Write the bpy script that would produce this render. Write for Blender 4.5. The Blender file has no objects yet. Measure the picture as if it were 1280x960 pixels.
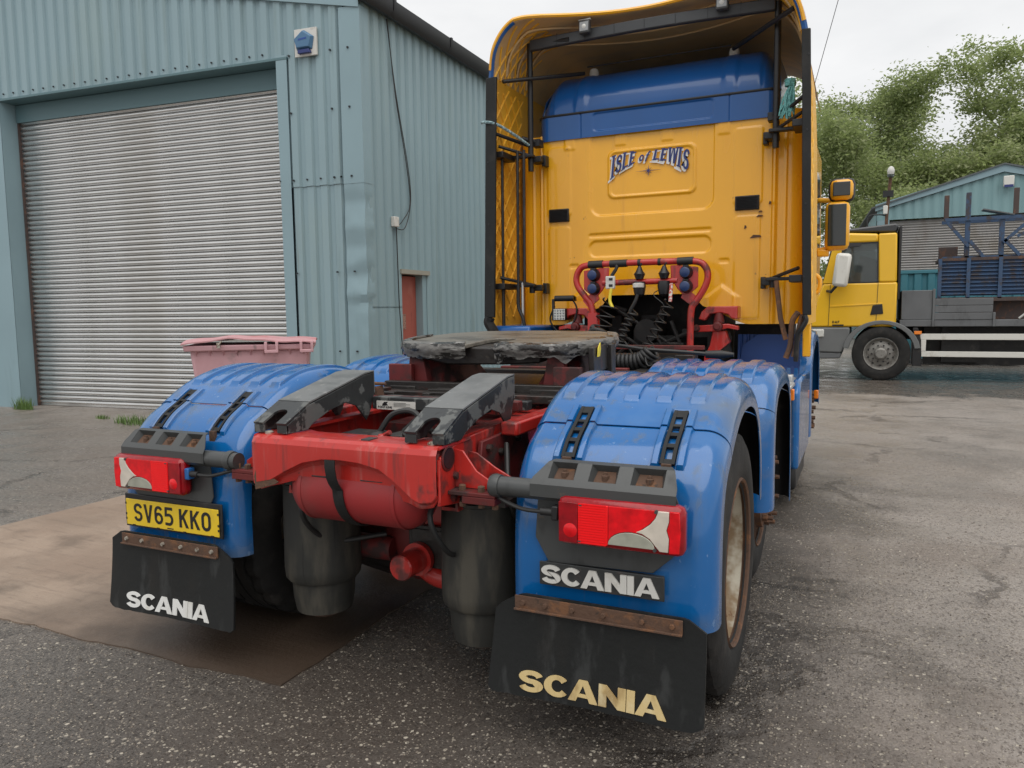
import bpy, math, random
from math import sin, cos, pi, radians, sqrt
from mathutils import Vector, Matrix, Euler, noise as mnoise
random.seed(7)
S = bpy.context.scene
COL = S.collection

# ---------------------------------------------------------------- camera, sky, sun, exposure
cam_d = bpy.data.cameras.new('camera'); cam_o = bpy.data.objects.new('camera', cam_d); COL.objects.link(cam_o)
CX, CY, CZ = 1.62576, -2.20495, 1.38749
YAW, PITCH, ROLL, FPX = 0.433803, 0.0959743, -0.0128340, 953.466
F_ = Vector((-sin(YAW)*cos(PITCH), cos(YAW)*cos(PITCH), -sin(PITCH))); R_ = Vector((cos(YAW), sin(YAW), 0)); U_ = R_.cross(F_)
R2 = R_*cos(ROLL)+U_*sin(ROLL); U2 = -R_*sin(ROLL)+U_*cos(ROLL)
cam_o.matrix_world = Matrix(((R2.x, U2.x, -F_.x, CX), (R2.y, U2.y, -F_.y, CY), (R2.z, U2.z, -F_.z, CZ), (0, 0, 0, 1)))
cam_d.sensor_width = 36; cam_d.lens = FPX/1280*36; cam_d.clip_end = 1000; cam_d.clip_start = .05
S.camera = cam_o
S.view_settings.view_transform = 'Standard'; S.view_settings.look = 'None'; S.view_settings.exposure = 0.38; S.view_settings.gamma = 1
S.cycles.max_bounces = 6; S.cycles.diffuse_bounces = 3; S.cycles.glossy_bounces = 3; S.cycles.transmission_bounces = 5
SUN_EL, SUN_AZ = radians(68), radians(150)
W = bpy.data.worlds.new('World'); S.world = W; W.use_nodes = True
nt = W.node_tree; nt.nodes.clear()
def wn(t, **k):
    n = nt.nodes.new(t)
    for a, b in k.items(): setattr(n, a, b)
    return n
sky = wn('ShaderNodeTexSky', sky_type='NISHITA', sun_disc=False); sky.sun_elevation = SUN_EL; sky.sun_rotation = SUN_AZ; sky.air_density = 1; sky.dust_density = 4
bg1 = wn('ShaderNodeBackground'); bg1.inputs[1].default_value = .08; nt.links.new(sky.outputs[0], bg1.inputs[0])
tc = wn('ShaderNodeTexCoord'); mp = wn('ShaderNodeMapping'); mp.inputs['Scale'].default_value = (1.6, 1.6, 4)
nz = wn('ShaderNodeTexNoise'); nz.inputs['Scale'].default_value = 1.6; nz.inputs['Detail'].default_value = 6; nz.inputs['Roughness'].default_value = .55
rp = wn('ShaderNodeValToRGB'); rp.color_ramp.elements[0].position = .3; rp.color_ramp.elements[0].color = (.60, .61, .62, 1); rp.color_ramp.elements[1].position = .68; rp.color_ramp.elements[1].color = (.77, .77, .77, 1)
bg2 = wn('ShaderNodeBackground'); bg2.inputs[1].default_value = 1.0
nt.links.new(tc.outputs['Generated'], mp.inputs[0]); nt.links.new(mp.outputs[0], nz.inputs[0]); nt.links.new(nz.outputs[0], rp.inputs[0]); nt.links.new(rp.outputs[0], bg2.inputs[0])
mx = wn('ShaderNodeMixShader'); mx.inputs[0].default_value = .93
out = wn('ShaderNodeOutputWorld'); nt.links.new(bg1.outputs[0], mx.inputs[1]); nt.links.new(bg2.outputs[0], mx.inputs[2]); nt.links.new(mx.outputs[0], out.inputs[0])
sd = bpy.data.lights.new('sun', 'SUN'); sd.energy = 1.5; sd.angle = radians(70); sd.color = (1, .97, .92)
so = bpy.data.objects.new('sun', sd); COL.objects.link(so)
sv = Vector((sin(SUN_AZ)*cos(SUN_EL), cos(SUN_AZ)*cos(SUN_EL), sin(SUN_EL)))
so.rotation_euler = (-sv).to_track_quat('-Z', 'Y').to_euler(); so.location = (0, 0, 30)

# ---------------------------------------------------------------- materials
MATS = {}
def M(name, base, rough=.5, metal=0., layers=(), bump=None, coat=0., spec=.5, var=None, trans=0., tr_col=None):
    """layers: (colour, noise scale xyz, lo, hi, strength, roughness or None)"""
    m = bpy.data.materials.new(name); m.use_nodes = True; t = m.node_tree; N = t.nodes; L = t.links
    b = N['Principled BSDF']; b.inputs['Metallic'].default_value = metal; b.inputs['Coat Weight'].default_value = coat; b.inputs['Coat Roughness'].default_value = .05
    b.inputs['Specular IOR Level'].default_value = spec
    tcn = N.new('ShaderNodeTexCoord')
    col = None; rg = None
    c0 = N.new('ShaderNodeRGB'); c0.outputs[0].default_value = (*base, 1); col = c0.outputs[0]
    r0 = N.new('ShaderNodeValue'); r0.outputs[0].default_value = rough; rg = r0.outputs[0]
    if var:
        nv = N.new('ShaderNodeTexNoise'); nv.inputs['Scale'].default_value = var[0]; nv.inputs['Detail'].default_value = 5
        L.new(tcn.outputs['Object'], nv.inputs[0])
        mr = N.new('ShaderNodeMapRange'); mr.inputs[1].default_value = .3; mr.inputs[2].default_value = .7; mr.inputs[3].default_value = 1-var[1]; mr.inputs[4].default_value = 1+var[1]
        L.new(nv.outputs[0], mr.inputs[0])
        mm = N.new('ShaderNodeVectorMath'); mm.operation = 'SCALE'; L.new(col, mm.inputs[0]); L.new(mr.outputs[0], mm.inputs['Scale']); col = mm.outputs[0]
    for i, (lc, sc, lo, hi, st, lr) in enumerate(layers):
        mpn = N.new('ShaderNodeMapping'); mpn.inputs['Scale'].default_value = sc; mpn.inputs['Location'].default_value = (i*3.7, i*1.3, i*5.1)
        L.new(tcn.outputs['Object'], mpn.inputs[0])
        nn = N.new('ShaderNodeTexNoise'); nn.inputs['Scale'].default_value = 1; nn.inputs['Detail'].default_value = 4; nn.inputs['Roughness'].default_value = .62
        L.new(mpn.outputs[0], nn.inputs[0])
        mr = N.new('ShaderNodeMapRange'); mr.interpolation_type = 'SMOOTHSTEP'; mr.inputs[1].default_value = lo; mr.inputs[2].default_value = hi; mr.inputs[3].default_value = 0; mr.inputs[4].default_value = st
        L.new(nn.outputs[0], mr.inputs[0])
        mxn = N.new('ShaderNodeMix'); mxn.data_type = 'RGBA'; L.new(mr.outputs[0], mxn.inputs[0]); L.new(col, mxn.inputs[6]); mxn.inputs[7].default_value = (*lc, 1); col = mxn.outputs[2]
        if lr is not None:
            mf = N.new('ShaderNodeMix'); mf.data_type = 'FLOAT'; L.new(mr.outputs[0], mf.inputs[0]); L.new(rg, mf.inputs[2]); mf.inputs[3].default_value = lr; rg = mf.outputs[0]
    L.new(col, b.inputs['Base Color']); L.new(rg, b.inputs['Roughness'])
    if bump:
        nb = N.new('ShaderNodeTexNoise'); nb.inputs['Scale'].default_value = bump[0]; nb.inputs['Detail'].default_value = 6; L.new(tcn.outputs['Object'], nb.inputs[0])
        bn = N.new('ShaderNodeBump'); bn.inputs['Strength'].default_value = bump[1]; bn.inputs['Distance'].default_value = bump[2] if len(bump) > 2 else .01
        L.new(nb.outputs[0], bn.inputs['Height']); L.new(bn.outputs[0], b.inputs['Normal'])
    if trans: b.inputs['Transmission Weight'].default_value = trans
    MATS[name] = m
    return m
DUST = (.33, .29, .23); MUD = (.09, .065, .045); RUST = (.14, .055, .025)
yel = M('cab_yellow_paint', (.88, .425, .012), .26, coat=.5, var=(1.5, .05), layers=[((.80, .37, .02), (2, 2, .7), .5, .75, .5, .4), ((.46, .21, .03), (9, 9, .8), .56, .78, .45, .5), (RUST, (22, 22, 14), .70, .76, .75, .8)])
yel_in = M('fairing_yellow_inner', (.92, .49, .04), .42, var=(2, .08), layers=[((.52, .27, .07), (3, 3, 2), .45, .75, .5, .6)])
blu = M('mudguard_blue_paint', (.004, .112, .345), .17, coat=.6, spec=.45, var=(2, .08), layers=[((.06, .18, .40), (3, 3, 3), .5, .75, .5, .4), ((.15, .15, .115), (2.2, 2.2, 3), .50, .72, .50, .6), ((.09, .10, .09), (16, 16, 1.1), .52, .72, .50, .6), ((.22, .34, .52), (30, 30, 18), .64, .72, .4, .6)])
blu_cab = M('cab_blue_paint', (.007, .085, .29), .28, coat=.4, spec=.4, var=(2, .06), layers=[((.18, .22, .27), (7, 7, .9), .6, .85, .35, .55)])
yel_shd = M('roof_fairing_shaded_yellow', (.68, .46, .21), .6, var=(2, .1), layers=[((.50, .38, .24), (2, 5, 3), .45, .7, .6, .7)])  # yellow greyed and browned to carry the shade under the hood
blu_dk = M('inner_arch_blue_plastic', (.014, .055, .22), .5, var=(3, .1))
red = M('chassis_red_paint', (.46, .024, .018), .30, coat=.35, var=(3, .08), layers=[((.48, .16, .14), (24, 24, 2.4), .54, .72, .5, .55), ((.10, .025, .022), (16, 16, 1.6), .56, .70, .55, .6), ((.045, .02, .018), (6, 6, 5), .55, .66, .8, .75), ((.05, .035, .03), (40, 40, 25), .70, .74, .8, .8)])
tank_red = M('dusty_tank_red', (.30, .022, .024), .5, var=(4, .15), layers=[((.17, .055, .048), (4, 4, 2), .45, .72, .6, .7), ((.05, .03, .028), (12, 12, 6), .58, .72, .6, .8)])
red_dk = M('grimy_red_paint', (.13, .014, .013), .55, var=(6, .2), layers=[((.03, .022, .02), (9, 9, 9), .46, .62, .85, .85)])
ramp_m = M('ramp_grey_paint', (.028, .031, .032), .38, layers=[((.12, .125, .12), (11, 7, 9), .53, .56, .8, .65), ((.012, .012, .012), (26, 26, 10), .6, .66, .7, .4)], bump=(40, .08))
ramp_top = M('ramp_worn_top', (.15, .155, .155), .45, layers=[((.08, .085, .085), (5, 9, 9), .46, .62, .6, .4), ((.30, .30, .29), (30, 30, 30), .6, .7, .5, .6)])
dkgrey = M('grey_bracket_paint', (.055, .058, .058), .35, layers=[((.02, .02, .02), (14, 14, 6), .55, .75, .6, .5), ((.13, .08, .05), (20, 20, 20), .66, .74, .6, .8)])
blk = M('black_steel', (.012, .012, .013), .45, layers=[((.07, .06, .05), (10, 10, 10), .55, .75, .5, .7)])
rub = M('black_rubber', (.012, .0125, .0125), .6, spec=.35, layers=[((.045, .042, .038), (8, 8, 5), .5, .75, .5, .8)], bump=(60, .1))
flapm = M('mudflap_rubber', (.011, .012, .012), .5, spec=.35, layers=[((.07, .073, .073), (11, 11, 3.2), .53, .66, .34, .6), ((.035, .028, .022), (4, 4, 2), .5, .8, .5, .8)], bump=(50, .08))
tyre_m = M('tyre_rubber', (.016, .0155, .015), .75, spec=.35, layers=[((.05, .045, .04), (7, 7, 7), .45, .7, .6, .85)], bump=(70, .2))
bel_m = M('air_bellows_rubber', (.03, .03, .027), .6, spec=.4, layers=[((.10, .09, .07), (9, 9, 2.6), .42, .68, .7, .8), ((.012, .012, .012), (30, 30, 2), .6, .7, .7, .5)], bump=(30, .1))
rim_m = M('rusty_cream_rim', (.50, .46, .37), .6, layers=[((.22, .14, .07), (6, 6, 6), .42, .58, .9, .85), (RUST, (26, 26, 26), .62, .70, .95, .9)])
rust_m = M('rusty_steel', (.10, .055, .035), .85, layers=[((.20, .09, .04), (18, 18, 18), .5, .65, .7, .9), ((.03, .025, .02), (30, 30, 30), .6, .7, .7, .8)], bump=(60, .3))
greasy = M('greasy_black_steel', (.022, .019, .017), .38, layers=[((.09, .03, .022), (7, 7, 7), .55, .68, .6, .6), ((.06, .05, .04), (25, 25, 25), .6, .7, .6, .7)], bump=(35, .25))
grease = M('old_grease', (.15, .145, .135), .42, layers=[((.014, .013, .012), (7, 9, 34), .46, .53, .92, .25), ((.36, .35, .33), (26, 26, 26), .58, .68, .6, .6)], bump=(45, .45, .012))
grease_top = M('worn_plate_top', (.16, .145, .12), .38, layers=[((.05, .04, .032), (5, 8, 5), .45, .65, .7, .3), ((.32, .20, .07), (4, 5, 5), .55, .75, .6, .4)], bump=(60, .5))
zinc = M('zinc_bolt', (.45, .42, .36), .45, .7, layers=[(RUST, (60, 60, 60), .55, .65, .8, .9)])
silver = M('aluminium_tank', (.55, .56, .56), .35, .6, layers=[((.2, .17, .13), (10, 10, 10), .5, .75, .6, .8)])
dark = M('dark_engine', (.010, .0095, .0095), .6, layers=[((.05, .045, .04), (9, 9, 9), .5, .7, .6, .7)])
lens_r = M('red_lens', (.72, .004, .010), .15, coat=.25, spec=.35, bump=(90, .12, .004), var=(30, .25))
lens_d = M('dark_red_lens', (.28, .003, .008), .15, coat=.25, spec=.35, bump=(90, .12, .004), var=(30, .25))
lens_b = M('bright_red_reflector', (.92, .008, .012), .22, coat=.2, spec=.35)
lens_w = M('clear_lens', (.62, .56, .48), .15, coat=.5, var=(25, .12))
lens_g = M('grey_reverse_lens', (.34, .34, .28), .18, coat=.5, var=(18, .2))
amber = M('amber_lens', (.85, .22, .01), .2, coat=.5)
plate_y = M('plate_yellow', (.80, .55, .02), .32, coat=.3, layers=[((.35, .26, .06), (12, 12, 6), .58, .8, .35, .6)])
ink = M('black_ink', (.012, .012, .014), .4)
white_l = M('white_lettering', (.72, .72, .70), .5, layers=[((.42, .38, .28), (8, 8, 4), .48, .7, .45, .6)])
cream_l = M('yellowed_lettering', (.62, .47, .22), .55, layers=[((.30, .19, .07), (10, 10, 4), .50, .66, .75, .7), ((.72, .64, .42), (14, 14, 8), .52, .7, .5, .5)])
chrome_l = M('badge_lettering', (.68, .67, .63), .35, .15, layers=[((.42, .39, .33), (12, 12, 12), .5, .7, .45, .6)])
navy_l = M('navy_lettering', (.02, .035, .16), .4)
sockb = M('socket_cap_blue', (.02, .04, .12), .35)
ledm = M('work_lamp_lens', (.62, .62, .58), .18, coat=.5)
glassd = M('lamp_glass', (.30, .31, .31), .1, coat=.6)
mirg = M('mirror_glass', (.025, .03, .03), .05, 0, coat=.3)  # dark base colour stands in for trees reflected in the mirror
rope_m = M('teal_twine', (.16, .42, .40), .8, layers=[((.06, .18, .18), (90, 90, 90), .45, .6, .7, .9)])
rope_w = M('pale_blue_rope', (.36, .50, .52), .8, layers=[((.08, .14, .16), (60, 60, 60), .45, .55, .8, .9)])
cable_m = M('black_cable', (.018, .018, .018), .5)
yel_tube = M('yellow_sleeve', (.75, .60, .05), .5)
red_tube = M('red_white_sleeve', (.55, .09, .08), .5, layers=[((.7, .68, .62), (40, 40, 60), .5, .55, .9, .5)])
paper = M('pale_label', (.62, .61, .57), .5, layers=[((.36, .34, .30), (16, 16, 16), .5, .7, .5, .6)])
# shed materials
teal = M('teal_cladding', (.245, .35, .385), .42, var=(.7, .05), layers=[((.27, .36, .355), (1.2, 1.2, .5), .5, .75, .45, .6), ((.15, .21, .20), (5, 5, .35), .56, .76, .5, .6), ((.16, .13, .09), (9, 9, .5), .66, .78, .4, .8)], bump=(3, .06))
teal_f = M('teal_flashing', (.24, .35, .39), .42, var=(.9, .05), layers=[((.10, .15, .14), (4, 4, .5), .58, .8, .4, .6)])
galv = M('galvanised_slat', (.68, .68, .67), .27, .85, var=(2, .06), layers=[((.46, .43, .38), (.7, .7, 2.5), .48, .72, .45, .5)])
black_pl = M('black_gutter', (.018, .019, .022), .4)
door_red = M('faded_red_door', (.34, .085, .06), .55, layers=[((.42, .16, .12), (4, 4, 2), .5, .7, .5, .6), ((.15, .05, .04), (12, 12, 3), .58, .75, .5, .7)])
darkroof = M('grey_roof_sheet', (.10, .11, .115), .6)
pink = M('pink_bin_plastic', (.56, .33, .36), .5, layers=[((.48, .26, .28), (3, 3, 2), .48, .7, .5, .5), ((.10, .08, .075), (11, 11, 2.5), .60, .72, .7, .8), ((.22, .17, .16), (5, 5, 5), .58, .75, .5, .8)])
pink_lid = M('pink_lid_plastic', (.56, .30, .32), .45, layers=[((.45, .10, .10), (2.5, 2.5, 2), .52, .68, .6, .5), ((.2, .16, .15), (9, 9, 9), .6, .75, .5, .8)])
daf_y = M('second_truck_yellow', (.80, .46, .015), .3, coat=.35, var=(1.5, .05), layers=[((.5, .30, .05), (4, 4, 1), .6, .82, .35, .5)])
grey_pl = M('grey_bumper_plastic', (.14, .145, .145), .5, var=(3, .1))
bed_grey = M('bed_grey_paint', (.12, .125, .13), .5, var=(2, .12), layers=[((.05, .05, .05), (6, 6, 2), .52, .75, .6, .6)])
guard_w = M('side_guard_white', (.66, .65, .60), .45, layers=[((.35, .32, .26), (6, 6, 4), .55, .75, .5, .6)])
glass_w = M('cab_window_glass', (.30, .34, .33), .03, trans=.85)
visor = M('dark_visor', (.02, .021, .024), .25, coat=.3)
rack_b = M('rack_blue_paint', (.035, .075, .15), .55, layers=[((.06, .045, .035), (6, 6, 4), .48, .62, .8, .8)])
galv_f = M('far_shutter_steel', (.36, .35, .34), .4, .5, layers=[((.24, .21, .17), (2, 2, .8), .5, .7, .6, .6)])
rack_br = M('rack_rusty_post', (.07, .05, .045), .75, layers=[((.16, .08, .05), (12, 12, 6), .5, .65, .7, .9)])
cont_b = M('container_teal', (.05, .19, .24), .5, var=(2, .08))
leaf1 = M('leaf_green', (.26, .31, .13), .6, var=(.8, .3)); leaf2 = M('leaf_pale_green', (.34, .37, .19), .6, var=(.8, .25)); leaf3 = M('leaf_dark_green', (.14, .175, .08), .6, var=(.8, .3))
for lm in (leaf1, leaf2, leaf3):
    bs = lm.node_tree.nodes['Principled BSDF']; t_ = lm.node_tree
    tr = t_.nodes.new('ShaderNodeBsdfTranslucent'); ms = t_.nodes.new('ShaderNodeMixShader'); ms.inputs[0].default_value = .5
    tr.inputs[0].default_value = (.36, .44, .17, 1)
    t_.links.new(bs.outputs[0], ms.inputs[1]); t_.links.new(tr.outputs[0], ms.inputs[2]); t_.links.new(ms.outputs[0], t_.nodes['Material Output'].inputs[0])
bark = M('bark', (.07, .058, .045), .9, var=(8, .3))
grass_m = M('grass_blade', (.10, .17, .04), .7, var=(5, .3))

# ---------------------------------------------------------------- mesh helpers
SPLIT = {'bolt', 'wheel_nut', 'outrigger_web', 'outrigger_plate', 'tape_wrap', 'fairing_post', 'fairing_stay', 'fairing_rod', 'vent_slat', 'lens_screw', 'edge_rivet', 'socket_cap', 'gutter_bracket', 'rim_gusset', 'led', 'cross_tie', 'side_guard_post', 'bar_joint', 'door_gap', 'air_hose', 'bed_post', 'switch'}
class MB:
    def __init__(s): s.v = []; s.f = []
    def add(s, v, f):
        o = len(s.v); s.v += [tuple(q) for q in v]; s.f += [tuple(i+o for i in q) for q in f]; return s
    def box(s, c, d, rot=None):
        hx, hy, hz = d[0]/2, d[1]/2, d[2]/2; c = Vector(c)
        v = [Vector((x, y, z)) for x in (-hx, hx) for y in (-hy, hy) for z in (-hz, hz)]
        if rot is not None: v = [rot @ q for q in v]
        return s.add([q+c for q in v], [(0, 1, 3, 2), (4, 6, 7, 5), (0, 4, 5, 1), (2, 3, 7, 6), (0, 2, 6, 4), (1, 5, 7, 3)])
    def rng(s, x0, x1, y0, y1, z0, z1): return s.box(((x0+x1)/2, (y0+y1)/2, (z0+z1)/2), (abs(x1-x0), abs(y1-y0), abs(z1-z0)))
    def bar(s, a, b, w, h=None):
        a, b = Vector(a), Vector(b); h = h or w; d = b-a; q = d.to_track_quat('Z', 'Y').to_matrix()
        return s.box((a+b)/2, (w, h, d.length), q)
    def prism(s, poly, o, U, V, N, t):
        o, U, V, N = Vector(o), Vector(U), Vector(V), Vector(N); n = len(poly)
        a = [o+U*x+V*y for x, y in poly]; b = [q+N*t for q in a]
        return s.add(a+b, [tuple(range(n-1, -1, -1)), tuple(range(n, 2*n))]+[(i, (i+1) % n, n+(i+1) % n, n+i) for i in range(n)])
    def tube(s, path, r, n=8, closed=False, caps=True):
        P = [Vector(q) for q in path]; m = len(P); rr = r if isinstance(r, (list, tuple)) else [r]*m
        vs = []; up = None
        for i in range(m):
            if closed: t = P[(i+1) % m]-P[i-1]
            else: t = P[min(i+1, m-1)]-P[max(i-1, 0)]
            t.normalize()
            if up is None: up = t.orthogonal().normalized()
            up = (up-t*up.dot(t))
            up = up.normalized() if up.length > 1e-6 else t.orthogonal().normalized()
            w = t.cross(up)
            vs += [P[i]+(up*cos(2*pi*k/n)+w*sin(2*pi*k/n))*rr[i] for k in range(n)]
        f = []
        for i in range(m if closed else m-1):
            j = (i+1) % m
            f += [(i*n+k, i*n+(k+1) % n, j*n+(k+1) % n, j*n+k) for k in range(n)]
        if caps and not closed: f += [tuple(range(n-1, -1, -1)), tuple(range((m-1)*n, m*n))]
        return s.add(vs, f)
    def lathe(s, prof, o, axis='X', n=32, caps=True):
        o = Vector(o); vs = []
        for a, r in prof:
            for k in range(n):
                c, d = cos(2*pi*k/n)*r, sin(2*pi*k/n)*r
                vs.append(o+(Vector((a, c, d)) if axis == 'X' else Vector((d, a, c)) if axis == 'Y' else Vector((c, d, a))))
        f = [(i*n+k, i*n+(k+1) % n, (i+1)*n+(k+1) % n, (i+1)*n+k) for i in range(len(prof)-1) for k in range(n)]
        if caps: f += [tuple(range(n-1, -1, -1)), tuple(range((len(prof)-1)*n, len(prof)*n))]
        return s.add(vs, f)
    def grid(s, fn, nu, nv):
        v = [fn(i/nu, j/nv) for j in range(nv+1) for i in range(nu+1)]
        return s.add(v, [(j*(nu+1)+i, j*(nu+1)+i+1, (j+1)*(nu+1)+i+1, (j+1)*(nu+1)+i) for j in range(nv) for i in range(nu)])
    def mesh(s, name, ang=38):
        me = bpy.data.meshes.new(name); me.from_pydata(s.v, [], s.f); me.validate()
        import bmesh
        bm = bmesh.new(); bm.from_mesh(me); bmesh.ops.recalc_face_normals(bm, faces=bm.faces[:]); bm.to_mesh(me); bm.free()
        me.polygons.foreach_set('use_smooth', [True]*len(me.polygons)); me.set_sharp_from_angle(angle=radians(ang)); return me
    def islands(s):
        p = list(range(len(s.v)))
        def fd(a):
            while p[a] != a: p[a] = p[p[a]]; a = p[a]
            return a
        for f in s.f:
            r = fd(f[0])
            for q in f[1:]: p[fd(q)] = r
        g = {}
        for f in s.f: g.setdefault(fd(f[0]), []).append(f)
        out = []
        for fs_ in g.values():
            m = MB(); idx = {}
            for f in fs_:
                for q in f:
                    if q not in idx: idx[q] = len(m.v); m.v.append(s.v[q])
                m.f.append(tuple(idx[q] for q in f))
            out.append(m)
        return out
    def build(s, name, mat, parent=None, bevel=0, solid=0, ang=38, split=False):
        if split or name in SPLIT:
            for m in s.islands(): o = link(name, m.mesh(name, ang), mat, parent, bevel, solid)
            return o
        me = s.mesh(name, ang); return link(name, me, mat, parent, bevel, solid)
def link(name, me, mat, parent=None, bevel=0, solid=0, loc=None):
    o = bpy.data.objects.new(name, me); COL.objects.link(o)
    if mat is not None and not me.materials:
        for q in (mat if isinstance(mat, (list, tuple)) else [mat]): me.materials.append(q)
    if loc is not None: o.location = loc
    if parent is not None: setp(o, parent)
    if solid:
        md = o.modifiers.new('solid', 'SOLIDIFY'); md.thickness = solid; md.offset = 0
        if not bevel: es = o.modifiers.new('split', 'EDGE_SPLIT'); es.split_angle = radians(38)
    if bevel:
        md = o.modifiers.new('bevel', 'BEVEL'); md.width = bevel; md.segments = 2; md.limit_method = 'ANGLE'; md.angle_limit = radians(40)
    return o
def wpos(o):
    l = Vector(o.location)
    while o.parent: o = o.parent; l = l+Vector(o.location) if o.type == 'EMPTY' else l
    return l
def setp(o, parent):
    o.parent = parent; root = parent
    while root.parent: root = root.parent
    if parent is root: o.matrix_parent_inverse = Matrix.Translation(-Vector(root.location))
def tag(o, label, cat, group=None, kind=None):
    if label: o['label'] = label
    if cat: o['category'] = cat
    if group: o['group'] = group
    if kind: o['kind'] = kind
    return o
def thing(name, loc, label, cat, group=None):
    o = bpy.data.objects.new(name, None); COL.objects.link(o); o.location = loc; o.empty_display_size = .2
    return tag(o, label, cat, group)
def lerp(a, b, t): return a+(b-a)*t
def sstep(a, b, x):
    t = max(0., min(1., (x-a)/(b-a))); return t*t*(3-2*t)
def arcp(cx, cy, rx, ry, a0, a1, n): return [(cx+rx*cos(radians(lerp(a0, a1, i/n))), cy+ry*sin(radians(lerp(a0, a1, i/n)))) for i in range(n+1)]
def smooth_path(pts, k=6):
    """Catmull-Rom through 3D points"""
    P = [Vector(q) for q in pts]; P = [P[0]*2-P[1]]+P+[P[-1]*2-P[-2]]; o = []
    for i in range(1, len(P)-2):
        for j in range(k):
            t = j/k; a, b, c, d = P[i-1], P[i], P[i+1], P[i+2]
            o.append(.5*((2*b)+(c-a)*t+(2*a-5*b+4*c-d)*t*t+(3*b-a-3*c+d)*t**3))
    o.append(P[-2]); return o
def ribbon_polys(path, t, closed=False, h=None):
    P = [Vector((x, y)) for x, y in path]
    P = [q for i, q in enumerate(P) if i == 0 or (q-P[i-1]).length > 1e-4]
    if closed and (P[0]-P[-1]).length < 1e-4: P.pop()
    m = len(P); L = []; R = []
    for i in range(m):
        a = P[i-1] if (i > 0 or closed) else None; c = P[(i+1) % m] if (i < m-1 or closed) else None; b = P[i]
        d1 = (b-a).normalized() if a is not None else (c-b).normalized(); d2 = (c-b).normalized() if c is not None else d1
        n1 = Vector((-d1.y, d1.x)); n2 = Vector((-d2.y, d2.x)); nn = (n1+n2)
        nn = nn.normalized() if nn.length > 1e-4 else n1
        te = t if h is None else lerp(t, h, abs(nn.y)**1.5)
        k = te/2/max(.35, nn.dot(n1)); L.append(b+nn*k); R.append(b-nn*k)
    if closed: return [[tuple(L[i]), tuple(L[(i+1) % m]), tuple(R[(i+1) % m]), tuple(R[i])] for i in range(m)]
    return [[tuple(q) for q in L]+[tuple(q) for q in reversed(R)]]
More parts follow.
